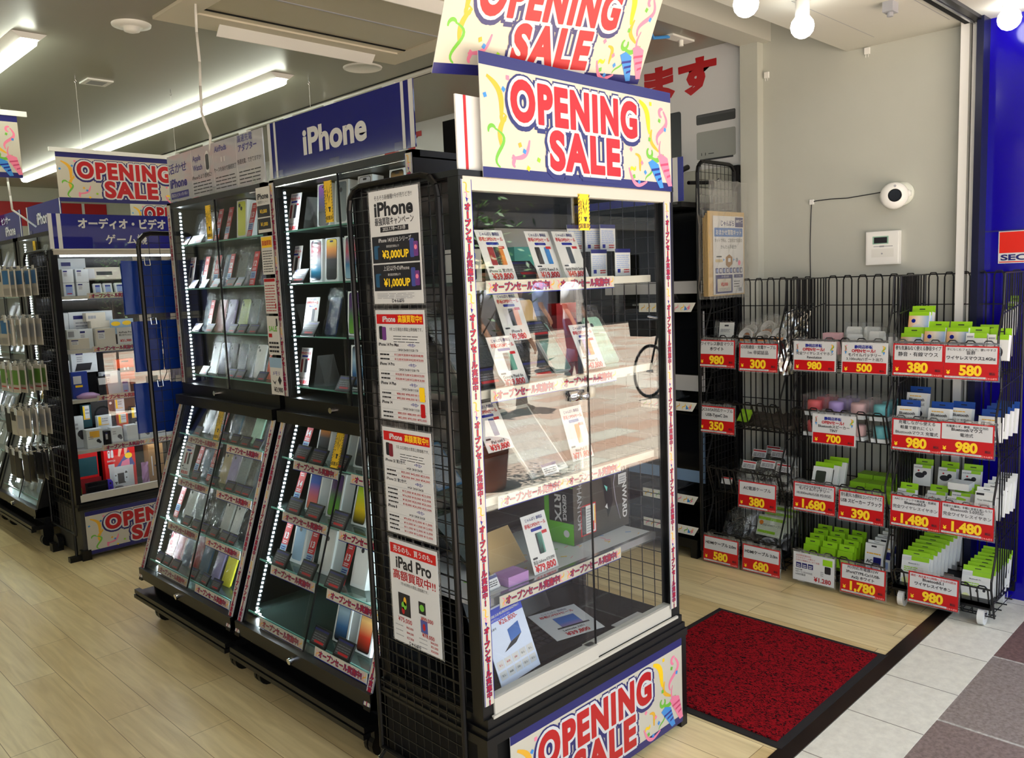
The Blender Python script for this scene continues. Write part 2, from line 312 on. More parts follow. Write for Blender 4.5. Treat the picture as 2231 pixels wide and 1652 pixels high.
for y in (3.70, 2.84):
    put('flap', MB().prism([(y-.01, 2.738), (y-.004, 2.738), (y+.037, 2.692), (y+.031, 2.692)], 'x', 1.88, 2.74, WHT), t)
def dome(name, x, y, r, label, cat, prof):
    return solo(name, MB().lathe([(a*r, b) for a, b in prof], (0, 0, 0), WHT, 28), label, cat, None, None, True)
o = dome('smoke_detector', 0, 0, .085, 'small round smoke detector on the ceiling left of the hanging cord', 'smoke detector', [(1, 0), (.98, -.008), (.6, -.014), (.42, -.016), (.4, -.03), (.2, -.036), (0, -.036)]); o.location = (1.595, 3.974, 2.75)
o = dome('ceiling_speaker', 0, 0, .11, 'flat round ceiling speaker beside the air conditioner', 'speaker', [(1, 0), (.98, -.006), (.9, -.008), (.86, -.004), (0, -.005)]); o.location = (2.871, 3.995, 2.75)
solo('ceiling_vent', MB().box(-.07, .07, -.07, .07, -.008, 0, WHT).box(-.045, .045, -.045, .045, -.0085, -.007, GREY), 'small square grille on the ceiling above the far sale banner', 'vent').location = (1.832, 5.13, 2.75)
solo('sprinkler', MB().box(-.1, .1, -.03, .03, -.01, 0, WHT).tube([(-.09, 0, -.01), (-.2, .02, -.03), (-.3, -.03, -.02), (-.38, 0, -.005)], .008, SKYB, 8).rod((.02, 0, -.01), (.02, 0, -.04), .012, WHT, 8), 'white ceiling sensor with blue wire right of the hanging banner', 'sensor').location = (3.85, 2.55, 2.75)
solo('door_sensor', MB().box(-.03, .03, -.02, .02, -.04, 0, GREY).rod((0, 0, -.04), (0, 0, -.055), .012, GREY, 10), 'little grey sensor on the entrance soffit between the bulbs', 'sensor').location = (3.54, 1.355, 2.565)
for i, (x, y) in enumerate(((1.695, 5.06), (2.236, 5.08), (2.755, 4.375))):
    o = solo('ceiling_hook', MB().rod((0, 0, 0), (0, 0, -.02), .002, SILV).tube([(0, 0, -.02), (.006, 0, -.03), (0, 0, -.038), (-.006, 0, -.03)], .0015, SILV).rod((0, 0, -.038), (.0, .0, (-.38 if i < 2 else -.62)), .0008, WHT),
             ['ceiling hook and thread over the left end of the far banner', 'ceiling hook and thread over the right end of the far banner', 'ceiling hook with thin thread above the big blue cabinet sign'][i], 'hook', None, 'banner hooks'); o.location = (x, y, 2.75)
solo('ceiling_cable', MB().tube([(1.68, 3.5, 2.75), (1.675, 3.5, 2.62), (1.678, 3.5, 2.5), (1.672, 3.5, 2.4), (1.668, 3.5, 2.29), (1.682, 3.5, 2.24), (1.699, 3.5, 2.20), (1.703, 3.52, 2.14), (1.75, 3.55, 1.99)], .006, WHT, 8), 'white cord dropping from the ceiling behind the grey cabinet sign', 'cable', smooth=True)
solo('ceiling_cable', MB().tube([(1.443, 5.6, 2.75), (1.448, 5.6, 2.22), (1.452, 5.6, 2.14), (1.46, 5.62, 2.06), (1.6, 5.7, 1.97)], .006, WHT, 8), 'white cord falling below the banner at the left edge', 'cable', smooth=True)
# ================================================================ PRINTED BANNERS AND STRIPS
def curl(x, z, r, turns, n=14, a0=0, grow=1.0):
    return [(x+r*(1-.5*i/n*(1-grow))*math.cos(a0+turns*2*PI*i/n), z+r*(1-.5*i/n*(1-grow))*math.sin(a0+turns*2*PI*i/n)) for i in range(n+1)]
def wave(x0, z0, x1, z1, amp, k=1.0, n=14, ph=0):
    dx, dz = x1-x0, z1-z0; l = math.hypot(dx, dz)
    return [(x0+dx*i/n-dz/l*amp*math.sin(ph+k*2*PI*i/n), z0+dz*i/n+dx/l*amp*math.sin(ph+k*2*PI*i/n)) for i in range(n+1)]
def sale_art(b, W=.81, H=.30, y=-.0008, back=None):
    """celebration print: b is a builder, origin bottom left"""
    X = lambda a: a*W
    Z = lambda a: (1-a)*H
    b.rect(0, W, 0, H, y+.0004, back or CREAM)
    b.rect(0, W, H*.90, H, y+.0002, NAVY); b.rect(0, W, 0, H*.085, y+.0002, NAVY)
    g = .6*H*.03
    for pts, wd, m in ((wave(X(.03), Z(.18), X(.10), Z(.52), .02, .6), .009, OCH), (curl(X(.095), Z(.50), .010, 1.1), .003, OCH), (wave(X(.11), Z(.48), X(.085), Z(.76), -.015, .5), .008, OCH),
                       (wave(X(.06), Z(.60), X(.09), Z(.90), .022, .9), .005, GRN), (curl(X(.045), Z(.62), .013, .5, a0=.3), .005, GRN), (wave(X(.21), Z(.66), X(.13), Z(.84), .018, .55), .006, PINK), (wave(X(.13), Z(.8), X(.14), Z(.9), .004, 1), .006, PINK),
                       (wave(X(.80), Z(.14), X(.875), Z(.42), .014, .7), .011, YEL), (wave(X(.875), Z(.40), X(.905), Z(.62), -.016, .6), .007, OCH), (wave(X(.95), Z(.20), X(.93), Z(.55), .022, .9), .007, PINK), (curl(X(.94), Z(.22), .012, .6, a0=1), .006, PINK),
                       (wave(X(.93), Z(.5), X(.955), Z(.75), -.015, .6), .004, PINK), (curl(X(.86), Z(.63), .013, .8, a0=2), .006, GRN), (wave(X(.86), Z(.66), X(.95), Z(.66), -.012, .6), .007, GRN), (wave(X(.87), Z(.74), X(.84), Z(.92), .01, .8), .003, GRN),
                       (wave(X(.77), Z(.66), X(.81), Z(.80), .012, .7), .006, OCH), (wave(X(.73), Z(.80), X(.84), Z(.92), -.03, .5), .006, PINK), (wave(X(.74), Z(.83), X(.77), Z(.78), .006, 1), .005, YEL)):
        b.ribbon(pts, wd, y, m); y -= 1.2e-5
    rnd = random.Random(3)
    for fx, fz, m in ((.12, .17, PINK), (.10, .27, SKYB), (.165, .71, OCH), (.185, .76, SKYB), (.25, .82, LIME), (.20, .90, YEL), (.35, .18, PINK), (.66, .15, PINK), (.87, .15, YEL), (.86, .50, GRN), (.745, .62, PINK), (.81, .74, PINK), (.76, .88, GRN), (.83, .83, SKYB), (.79, .93, SKYB), (.96, .38, SKYB), (.925, .30, GRN), (.02, .34, SKYB)):
        a = rnd.uniform(0, PI); s = .008
        b.poly([(X(fx)+s*math.cos(a+k*PI/2), Z(fz)+s*math.sin(a+k*PI/2)) for k in range(4)], y-.0001, m)
    for (ax, az), (p, q), m, m2 in (((.935, .955), (.875, .77), SKYB, ROYAL), ((.992, .93), (.935, .70), PINK, mt('rose_stripe', (200, 70, 110), .4))):
        x0, z0, x1, z1 = X(ax), Z(az), X(p), Z(q)
        wx = .036
        b.poly([(x1-wx*.6, z1+.012), (x1, z1+.022), (x1+wx*.9, z1+.010), (x0+.008, z0-.004), (x0-.012, z0-.006)], y-.0002, m)
        for t in (.25, .5, .75): b.poly([(x1-wx*(.5*(1-t)+.12)+(x0-x1)*t, z1+.008+(z0-z1)*t), (x1+wx*(.75*(1-t)+.1)+(x0-x1)*t, z1+.014+(z0-z1)*t), (x1+wx*(.75*(1-t)+.1)+(x0-x1)*t, z1+.007+(z0-z1)*t), (x1-wx*(.5*(1-t)+.12)+(x0-x1)*t, z1+.001+(z0-z1)*t)], y-.0003, m2)
    for i, (t, cx, cz, h, wd) in enumerate((('OPENING', .455, .495, .134, .65), ('SALE', .49, .875, .134, .37))):
        b.text(t, X(cx), Z(cz)-.004, h, NAVY, X(wd), bold=.036, y=y-.0004-.0002*i, fit=True, halo=.0205)
    for i, (t, cx, cz, h, wd) in enumerate((('OPENING', .455, .495, .134, .65), ('SALE', .49, .875, .134, .37))):
        b.text(t, X(cx), Z(cz), h, PAPER, X(wd), bold=.036, y=y-.0009-.0002*i, fit=True, halo=.0118)
    for i, (t, cx, cz, h, wd) in enumerate((('OPENING', .455, .495, .134, .65), ('SALE', .49, .875, .134, .37))):
        b.text(t, X(cx), Z(cz), h, RED, X(wd), bold=.036, y=y-.0014, fit=True, halo=.0024)
    return b
def banner_mb(bar=False):
    b = MB().box(0, .81, 0, .0015, 0, .30, PAPER); sale_art(b, y=-.0006); return b
def sale_banner(label, loc, rx=0, ry=0, rz=0, bar=False, string=0, group='celebration sale banners'):
    t = thing('sale_banner', label, 'banner', loc, group); t.rotation_euler = (rx, ry, rz)
    if 'sale' not in TPL: TPL['sale'] = banner_mb().mesh('print')
    o = bpy.data.objects.new('print', TPL['sale']); COL.objects.link(o); o.parent = t
    if bar:
        q = MB().box(-.03, .86, -.006, .01, .30, .325, WHT); me = q.mesh('top_bar'); o = bpy.data.objects.new('top_bar', me); COL.objects.link(o); o.parent = t
    if string:
        q = MB()
        for x in (.12, .70): q.rod((x, 0, .325), (x, 0, string), .0009, WHT)
        o = bpy.data.objects.new('string', q.mesh('string')); COL.objects.link(o); o.parent = t
    return t
def strip_art(b, x0, x1, z0, z1, n=1, y=-.0006):
    b.rect(x0, x1, z0, z1, y, CREAM); b.rect(x0, x1, z0, z0+.0025, y-.0001, ROYAL); h = z1-z0; W = (x1-x0)/n
    for i in range(n):
        a = x0+i*W
        for c in (a+.012, a+W-.022):
            b.ribbon(wave(c, z0+.006, c+.016, z1-.005, .005, 1), .0022, y-.0002, OCH).ribbon(wave(c+.012, z0+.006, c-.004, z1-.006, .004, 1), .0018, y-.0002, PINK)
        t = 'オープンセール実施中!'
        b.text(t, a+W/2, z0+h*.26, h*.70, NAVY, W*.82, bold=.03, y=y-.0004, fit=True, halo=.0016)
        b.text(t, a+W/2, z0+h*.26, h*.70, RED, W*.82, bold=.03, y=y-.0008, fit=True)
    return b
def strip_mesh(n, L, H=.036):
    k = ('strip', n, L)
    if k not in TPL:
        b = MB().box(0, L, 0, .0015, 0, H, PAPER); strip_art(b, 0, L, 0, H, n); TPL[k] = b.mesh('sale_strip')
    return TPL[k]
def strip(parent, loc, n, L, rot=(0, 0, 0), H=.036, name='sale_strip'):
    o = bpy.data.objects.new(name, strip_mesh(n, L, H)); COL.objects.link(o); o.parent = parent; o.location = Vector(loc)-Vector(parent.location); o.rotation_euler = rot; return o
def vstrip_mesh(L, W=.034):
    k = ('v', L)
    if k not in TPL:
        b = MB().box(0, W, 0, .0015, 0, L, PAPER); b.rect(0, W, 0, L, -.0006, CREAM); b.rect(0, .002, 0, L, -.0007, ROYAL); b.rect(W-.002, W, 0, L, -.0007, ROYAL)
        seg = .262; n = int(round(L/seg)); seg = L/n
        for i in range(n):
            zt = L-i*seg-.012
            b.ribbon(wave(.006, zt+.004, W-.008, zt-.018, .006, 1), .0022, -.0008, OCH).ribbon(wave(.008, zt-.02, W-.01, zt-.034, .005, 1), .0018, -.0008, PINK).poly([(.012, zt-.03), (.02, zt-.034), (.016, zt-.044)], -.0009, ROYAL)
            zz = zt-.045; ch = (seg-.062)/10.6
            for c in 'オ|プンセ|ル実施中!':
                hh = ch
                for mm, hal, yy in ((NAVY, .0014, -.001), (RED, 0, -.0014)):
                    if c == '|': b.rect(W/2-.0022-hal, W/2+.0022+hal, zz-hh*.9-hal, zz-hh*.05+hal, yy, mm)
                    else: b.text(c, W/2, zz-hh*.82, hh*.98, mm, bold=.035, y=yy, halo=hal)
                zz -= hh
        TPL[k] = b.mesh('sale_strip')
    return TPL[k]
def vstrip(parent, loc, L, rot=(0, 0, 0)):
    o = bpy.data.objects.new('sale_strip', vstrip_mesh(L)); COL.objects.link(o); o.parent = parent; o.location = Vector(loc)-Vector(parent.location); o.rotation_euler = rot; return o
def alarm_tag(b, x, z, w, h, y):
    b.box(x, x+w, y, y+.001, z, z+h, YEL); Y = y-.0006
    n = int(h/w*5)
    for i in range(n):
        zz = z+h*i/n; b.poly([(x, zz), (x+w*.09, zz+h/n*.5), (x+w*.09, zz+h/n), (x, zz+h/n*.5)], Y, INK).poly([(x+w*.91, zz), (x+w, zz+h/n*.5), (x+w, zz+h/n), (x+w*.91, zz+h/n*.5)], Y, INK)
    for k in (-1, 1):
        c = x+w*(.58+.14*k)
        b.poly([(c+w*.09*k, z+h*.9), (c-w*.06*k, z+h*.62), (c+w*.05*k, z+h*.66), (x+w*.57, z+h*.45), (c-w*.01*k, z+h*.72), (c-w*.1*k, z+h*.69)][::k], Y, INK)
    b.rect(x+w*.45, x+w*.75, z+h*.33, z+h*.37, Y, INK).rect(x+w*.52, x+w*.68, z+h*.25, z+h*.33, Y, INK)
    for i, c in enumerate('防犯ブザ'): b.text(c, x+w*.22, z+h*(.72-.1*i), w*.24, INK, y=Y)
    b.rect(x+w*.2, x+w*.24, z+h*.27, z+h*.38, Y, INK)
    b.text('設置済', x+w*.5, z+h*.07, w*.3, INK, w*.8, y=Y, fit=True, bold=.03); return b
# sale banners
sale_banner('large sale banner standing on top of the front glass case', (1.437, 1.524, 1.785), group='celebration sale banners')
TX = Vector((.186, .459, -.869)).normalized()   # the hanging banner leans: its lower edge rests back
hb = sale_banner('sale banner hanging from the ceiling just behind and above the glass case banner', (1.352, 1.60, 2.035), bar=True)
zx = Vector((1, 0, 0)); zz = -TX; yy = zz.cross(zx).normalized(); zz2 = zz
hb.matrix_world = Matrix(((1, yy.x, zz.x, 1.352), (0, yy.y, zz.y, 1.60), (0, yy.z, zz.z, 2.035), (0, 0, 0, 1)))
b4 = sale_banner('sale banner hanging over the game console case', (1.555, 5.07, 2.062), bar=True); b4.scale = (1, 1, .9)
b4 = sale_banner('sale banner cut off at the left edge of the photo', (.60, 5.07, 2.177), bar=True, string=.53); b4.scale = (.97, 1, 1.08)
b4 = sale_banner('distant sale banner peeping out above the blue sign with katakana lettering', (2.86, 7.5, 2.02), bar=True, string=.66); b4.scale = (1.1, 1, 1.1)
# ================================================================ FRONT GLASS CASE (the one with the banner)
fc = thing('display_case', 'tall black glass display case at the entrance with white rails and sale strips', 'display case', (1.82, 1.75, 0))
put('base', MB().box(1.375, 2.262, 1.535, 1.98, .02, .335, BLKM).box(1.355, 2.282, 1.515, 1.985, .32, .345, BLK).box(1.362, 2.275, 1.52, 1.985, .345, .365, BLK).box(1.37, 2.265, 1.525, 1.985, .365, .392, BLK).box(1.36, 1.395, 1.52, 1.56, 0, .32, BLK).box(2.245, 2.28, 1.52, 1.56, 0, .32, BLK), fc)
for x in (1.362, 2.222):
    for y in (1.533, 1.94): put('post', MB().box(x, x+.042, y, y+.04, .39, 1.785, BLK), fc)
put('front_rail', MB().box(1.375, 2.25, 1.531, 1.56, 1.752, 1.785, CASEB), fc, label='cream rail above the glass')
put('front_rail', MB().box(1.40, 1.83, 1.528, 1.56, .395, .438, CASEB).box(1.80, 2.222, 1.536, 1.566, .395, .438, CASEB).box(1.39, 2.24, 1.522, 1.53, .388, .396, CASEB), fc, label='cream rail below the glass')
put('top_panel', MB().box(1.36, 2.265, 1.53, 1.985, 1.785, 1.80, BLK).box(1.375, 2.255, 1.545, 1.55, 1.785, 1.98, WHT).box(1.40, 1.408, 1.5435, 1.545, 1.787, 1.98, RED).box(2.225, 2.23, 1.5435, 1.545, 1.787, 1.98, RED), fc)
put('back_panel', MB().box(1.40, 2.225, 1.972, 1.982, .392, 1.785, BPAN), fc)
put('bottom_panel', MB().box(1.40, 2.225, 1.56, 1.97, .392, .41, BPAN), fc)
put('glass_door', MB().box(1.40, 1.83, 1.537, 1.541, .438, 1.752, GLASS).box(1.829, 1.832, 1.536, 1.542, .438, 1.752, BLK), fc)
put('glass_door', MB().box(1.80, 2.222, 1.546, 1.550, .438, 1.752, GLASS), fc)
put('lock', MB().rod((1.78, 1.50, 1.197), (1.78, 1.535, 1.197), .011, CHROME, 16).box(1.745, 1.80, 1.528, 1.537, 1.183, 1.211, CHROME).box(1.83, 1.852, 1.53, 1.536, 1.185, 1.215, CREAM).rod((1.78, 1.497, 1.197), (1.78, 1.5, 1.197), .005, GREY, 10), fc, True)
b = MB(); alarm_tag(b, 1.80, 1.66, .048, .10, 1.529); put('alarm_sticker', b, fc)
put('magnet_catch', MB().box(1.785, 1.795, 1.541, 1.545, 1.68, 1.75, SILV), fc)
for i, z in enumerate((1.528, 1.245, .957, .682)):
    s_ = put('shelf', MB().box(1.40, 2.20, 1.60, 1.95, z-.008, z, SHELFG if i != 3 else PAPER, EDGEG).box(1.395, 2.21, 1.585, 1.60, z-.022, z, CASEB if i < 3 else SILV).box(1.395, 2.215, 1.59, 1.595, z-.03, z-.022, ACRY), fc)
    if i == 3:
        q = MB()
        for k in range(60):
            x, y = random.uniform(1.42, 2.17), random.uniform(1.61, 1.9); a = random.uniform(0, 6)
            q.add([(x, y, z+.0006), (x+.02*math.cos(a), y+.02*math.sin(a), z+.0006), (x+.02*math.cos(a)+.004, y+.02*math.sin(a)+.004, z+.0006), (x+.004, y+.004, z+.0006)], [(0, 1, 2, 3)], random.choice([GRN, PINK, SKYB, OCH, YEL]))
        put('confetti_print', q, s_)
    strip(fc, (1.475+(.01 if i in (2,) else 0), 1.572, z-.034), 2, .53)
def mesh_panel(name, x, y0, y1, z0, z1, parent, axis='y', p=.05, rr=.0016, frame=.008, rnd=.06):
    b = MB()
    def P(a, z, o=0): return (x+o, a, z) if axis == 'y' else (a, x+o, z)
    a = y0+p
    while a < y1-.01: b.rod(P(a, z0, .003), P(a, z1, .003), rr, WIRE); a += p
    z = z0+p
    while z < z1-.01: b.rod(P(y0, z), P(y1, z), rr, WIRE); z += p
    c = rnd; pts = [P(y0, z0), P(y0, z1-c)]+[P(y0+c-c*math.cos(t), z1-c+c*math.sin(t)) for t in (.5, 1.05)]+[P(y0+c, z1), P(y1-c, z1)]+[P(y1-c+c*math.sin(t), z1-c+c*math.cos(t)) for t in (.5, 1.05)]+[P(y1, z1-c), P(y1, z0), P(y0, z0)]
    b.tube(pts, frame, BLK, 8); return put(name, b, parent)
mesh_panel('side_grid', 2.245, 1.57, 1.94, .40, 1.78, fc, rnd=.01, frame=.003)
mesh_panel('side_grid', 1.378, 1.57, 1.94, .40, 1.78, fc, rnd=.01, frame=.003)
vstrip(fc, (1.368, 1.531, .427), 1.35); vstrip(fc, (2.212, 1.531, .425), 1.33)
sale_banner('sale banner wrapped around the base of the front glass case', (1.44, 1.518, .022)).scale = (1, 1, 1.0)
mp = thing('wire_grid_panel', 'black wire grid panel holding four posters on the left side of the front case', 'grid panel', (1.36, 1.8, 0))
mesh_panel('grid', 1.352, 1.60, 1.985, .15, 1.80, mp, p=.036)
put('foot', MB().box(1.345, 1.36, 1.60, 1.985, .10, .15, BLK).rod((1.33, 1.94, .165), (1.30, 1.93, .155), .006, CHROME, 8).rod((1.352, 1.61, 0), (1.352, 1.61, .12), .01, BLK, 8).rod((1.352, 1.975, 0), (1.352, 1.975, .12), .01, BLK, 8), mp)
# posters (A4, clear sleeves) on the grid panel, facing the aisle
def poster(kind):
    b = MB().box(-.112, .112, .001, .003, 0, .305, HOLD).box(-.105, .105, 0, .001, .004, .301, PAPER); Y = -.0005
    if kind == 0:
        b.text('そろそろ新機種!?今が売りどき!!', 0, .277, .014, INK, .16, y=Y).text('iPhone', 0, .235, .05, INK, .165, y=Y, fit=True, bold=.035).text('最強買取キャンペーン', 0, .212, .022, INK, .165, y=Y, fit=True, bold=.03)
        b.rect(-.06, .06, .192, .206, Y, INK).text('2023.7.7㊎〜7.31㊊', 0, .1955, .012, PAPER, .11, y=Y*2)
        for z0, t, p in ((.112, 'iPhone 14/13/12 シリーズ', '¥3,000'), (.038, '上記以外のiPhone', '¥1,000')):
            b.rect(-.1, .1, z0, z0+.07, Y, INK).text(t, 0, z0+.054, .0145, PAPER, .14, y=Y*2).text(p+'UP', .0, z0+.012, .028, PRICEY, .115, y=Y*2, bold=.03).text('最低査定価格より', -.01, z0+.040, .007, PAPER, y=Y*2)
            b.rrect(-.092, -.066, z0+.01, z0+.046, .005, Y*2, mt('phone_teal', (40, 86, 120), .3)).rrect(-.075, -.058, z0+.006, z0+.042, .004, Y*3, INK).rrect(.062, .08, z0+.01, z0+.058, .004, Y*2, mt('phone_indigo', (70, 80, 150), .3)).rrect(.078, .097, z0+.012, z0+.05, .004, Y*3, mt('phone_violet', (110, 60, 130), .3)).disc(.087, z0+.035, .006, Y*4, PINK)
        b.bars(-.09, .07, .018, .034, 4, GREY, y=Y, fill=.35).text('じゃんぱら', 0, .008, .011, INK, y=Y, bold=.04)
    elif kind in (1, 2):
        b.rect(-.1, .1, .264, .29, Y, CARDRED).text('iPhone', -.045, .270, .021, PAPER, .075, y=Y*2, bold=.03).text('高額買取中!!', .045, .270, .021, PRICEY, .1, y=Y*2, bold=.04)
        b.rrect(-.092, -.075, .222, .258, .004, Y, INK).rrect(-.078, -.06, .22, .256, .004, Y*2, mt('phone_wine', (120, 30, 50), .3) if kind == 2 else mt('phone_violet'))
        b.text('7月 22日現在の買取上限価格です。', .025, .246, .0105, INK, .14, y=Y).bars(-.03, .08, .216, .238, 3, INK, y=Y, fill=.22)
        secs = (('iPhone 14 Pro Max', '128GB 256GB 512GB 1TB', ('¥115,000 ¥128,000 ¥140,000 ¥148,000', '¥115,000 ¥130,000 ¥142,000 ¥150,000')), ('iPhone 14 Pro', '128GB 256GB 512GB 1TB', ('¥100,000 ¥110,000 ¥120,000 ¥130,000', '¥100,000 ¥112,000 ¥122,000 ¥130,000')), ('iPhone 14 Plus', '128GB 256GB 512GB', ('¥88,000 ¥98,000 ¥115,000', '¥90,000 ¥98,000 ¥115,000')), ('iPhone 14', '128GB 256GB 512GB', ('¥80,000 ¥88,000 ¥95,000', '¥82,000 ¥90,000 ¥95,000'))) if kind == 1 else \
            (('iPhone SE 第3世代', '64GB 128GB 256GB', ('¥35,000 ¥43,000 ¥53,000', '¥38,000 ¥41,000 ¥54,000')), ('iPhone SE 第2世代', '64GB 128GB 256GB', ('¥15,000 ¥18,000 ¥23,000', '¥16,000 ¥18,000 ¥23,000', '¥18,000 ¥20,000 ¥25,000', '¥18,000 ¥20,000 ¥25,000')), ('iPhone 8', '64GB 128GB 256GB', ('¥9,000 ¥10,000 ¥11,000', '¥10,000 ¥11,000 ¥12,000', '¥11,000 ¥12,000 ¥13,000', '¥11,000 ¥12,000 ¥13,000')))
        z = .205
        for t, h, rows in secs:
            b.text(t, -.097, z, .0115, INK, al='l', y=Y, bold=.03).text('<中古>', .03, z, .0105, ROYAL, al='l', y=Y, bold=.03); z -= .012
            b.text(h, .03, z, .008, INK, .12, y=Y); z -= .003; b.rect(-.097, .097, z, z+.0005, Y, GREY); z -= .0105
            for q in rows: b.text(q, .032, z, .0085, DRED, .122, y=Y, fit=True).bars(-.094, -.05, z, z+.006, 1, INK, y=Y, fill=.7); z -= .0025; b.rect(-.097, .097, z, z+.0004, Y, GREY); z -= .0095
            z -= .003
        if kind == 1: b.rrect(.07, .092, .062, .1, .004, Y*3, YEL).rrect(.072, .09, .02, .056, .004, Y*3, RED)
    else:
        b.rect(-.1, .1, .262, .29, Y, CARDRED).text('売るのも、買うのも。', 0, .269, .02, PAPER, .17, y=Y*2, bold=.03).text('iPad Pro', 0, .222, .046, INK, .155, y=Y, fit=True, bold=.03).text('高額買取中!!', 0, .190, .03, DRED, .185, y=Y, fit=True, bold=.05)
        b.text('7月18日現在の買取上限価格です。', 0, .174, .0105, INK, .12, y=Y)
        AR = mt('tablet_art', (120, 70, 40), .3)
        b.rect(-.075, -.022, .085, .15, Y, INK).disc(-.05, .115, .012, Y*2, GRN).disc(-.045, .128, .013, Y*2, OCH, sx=.5).disc(-.055, .1, .011, Y*2, DRED, sx=.6)
        b.rect(.015, .045, .11, .145, Y, INK).disc(.03, .128, .01, Y*2, GRN).rect(.02, .05, .058, .094, Y, mt('phone_indigo')).disc(.035, .075, .01, Y*2, RED, sx=.6)
        b.text('¥75,000', -.05, .065, .019, DRED, .075, y=Y).text('¥99,000', .05, .093, .016, DRED, .075, y=Y*3).text('¥78,000', .052, .047, .016, DRED, .075, y=Y*3)
        for i, (p, q) in enumerate((('¥60,000', '¥64,000'), ('¥44,000', '¥51,000'), ('¥27,000', '¥24,000'))): b.text(p, -.03, .05-.015*i, .0095, DRED, y=Y).text(q, .075, .036-.012*i, .0095, DRED, y=Y).bars(-.095, -.06, .051-.015*i, .056-.015*i, 1, GREY, y=Y).bars(.01, .045, .037-.012*i, .042-.012*i, 1, GREY, y=Y)
        b.text('じゃんぱら', -.01, .006, .011, INK, y=Y, bold=.04)
    return b
for i, (z, lab) in enumerate(((1.476, 'topmost black and white phone trade-in poster on the grid panel'), (1.162, 'price list poster with yellow and red phones at its lower right, second from top'), (.842, 'price list poster with one dark red phone, third on the grid panel'), (.525, 'lowest tablet trade-in poster with red slogan on the grid panel'))):
    o = solo('poster', poster(i), lab, 'poster', None, 'trade-in posters on the grid panel'); o.location = (1.338, 1.765, z); o.rotation_euler = (0, 0, WEST)
# ================================================================ CASE CONTENTS
def price_card(title, price, pic, W=.105, H=.148, style=0):
    def mk():
        b = MB().box(-W/2, W/2, 0, .0012, 0, H, PAPER); Y = -.0005; k = H/.148
        if style == 0:
            b.text('じゃんぱら 静岡店', 0, .132*k, .011, NAVY, W*.7, y=Y, bold=.04).text('移転OPENセール', 0, .116*k, .014, RED, W*.86, y=Y, bold=.05).rrect(-.024, .024, .104*k, .112*k, .003, Y, ROYAL)
            for x, c in pic: b.rrect(x-.011, x+.011, .045*k, .098*k, .003, Y, c)
            b.rect(.018, .04, .092*k, .1*k, Y*2, RED)
            b.rrect(-.044, -.024, .036*k, .041*k, .002, Y, INK).text(title, 0, .024*k, .0125, INK, W*.86, y=Y, bold=.02).text(price, 0, .004*k, .024*k, RED, W*.86, y=Y, bold=.04)
        return local('price_card', b, '', 'price card')
    return mk
ph = lambda n, c: mt('swatch_'+n, c, .3)
FC = [  # x, y, z, title, price, pictures, lean, label
 (1.575, 1.605, 1.529, 'iPhone SE 第3世代', '¥39,800', ((-.015, ph('wine', (140, 30, 40))), (.008, ph('black', (34, 34, 40))), (.022, ph('glow', (200, 120, 50)))), .38, 'price card reading 39,800 at the left end of the top shelf'),
 (1.78, 1.62, 1.529, 'OPPO Reno7 A', '¥19,800', ((-.02, ph('black', (34, 34, 40))), (.002, ph('pale', (200, 215, 225))), (.02, ph('blue', (50, 120, 190)))), .38, 'price card reading 19,800 showing blue phones on the top shelf'),
 (1.885, 1.61, 1.529, 'Apple Watch Series8', '¥49,800', ((.0, ph('watch', (60, 70, 80))),), .38, 'price card reading 49,800 showing a wristwatch on the top shelf'),
 (1.72, 1.70, 1.355, 'iPhone 8', '¥9,980', ((-.02, ph('silver', (200, 200, 205))), (0, ph('black', (34, 34, 40))), (.02, ph('rose', (225, 170, 150)))), .36, 'price card reading 9,980 on the raised step of the second shelf'),
 (1.61, 1.61, 1.24, 'Google Pixel 6a', '¥29,800', ((-.02, ph('silver', (200, 200, 205))), (0, ph('black', (34, 34, 40))), (.016, ph('green', (90, 150, 135)))), .42, 'price card reading 29,800 at the front of the second shelf'),
 (1.966, 1.62, 1.25, 'iPhone 12', '¥47,800', ((-.022, ph('black', (34, 34, 40))), (-.006, ph('violet', (110, 100, 190))), (.01, ph('orange', (240, 130, 40)))), .42, 'price card reading 47,800 with coloured phones right of the door split'),
 (1.61, 1.68, 1.05, 'iPad mini 5', '¥39,800', ((-.02, ph('silver', (200, 200, 205))), (.006, ph('tablet', (60, 70, 130)))), .5, 'price card reading 39,800 lying on the white tablet'),
 (1.967, 1.68, .960, 'MatePad 11', '¥71,800', ((-.02, ph('silver', (200, 200, 205))), (.008, ph('orange', (240, 130, 40)))), .3, 'price card reading 71,800 behind the door lock'),
 (1.705, 1.61, .684, '新品 GeForce RTX3090', '¥79,800', ((0, ph('black', (34, 34, 40))), (.006, ph('green', (90, 150, 135)))), .3, 'price card reading 79,800 before the black and green hardware box'),
]
for i, (x, y, z, t, p, pic, ln, lab) in enumerate(FC):
    o = price_card(t, p, pic, H=.17 if i in (7, 8) else .148)(); o.location = (x, y, z); o.rotation_euler = (-ln, 0, .03); o['label'] = lab; o['group'] = 'sale price cards in the front case'
b = MB().box(-.085, .085, 0, .002, 0, .24, mt('pale_blue_sheet', (210, 222, 245), .35)); Y = -.0006
b.rect(-.085, .085, .195, .235, Y, mt('sheet_blue', (40, 70, 205), .35)).text('DELL', -.055, .222, .011, PAPER, y=Y*2).text('中古', .01, .221, .012, PAPER, y=Y*2).text('Latitude 3500 i3-8145U/8G/SSD256G/Win11', -.078, .209, .011, PAPER, .15, al='l', y=Y*2, fit=True, bold=.03).text('インチ/8世代Core i3/メモリ8G', -.078, .198, .008, PAPER, al='l', y=Y*2)
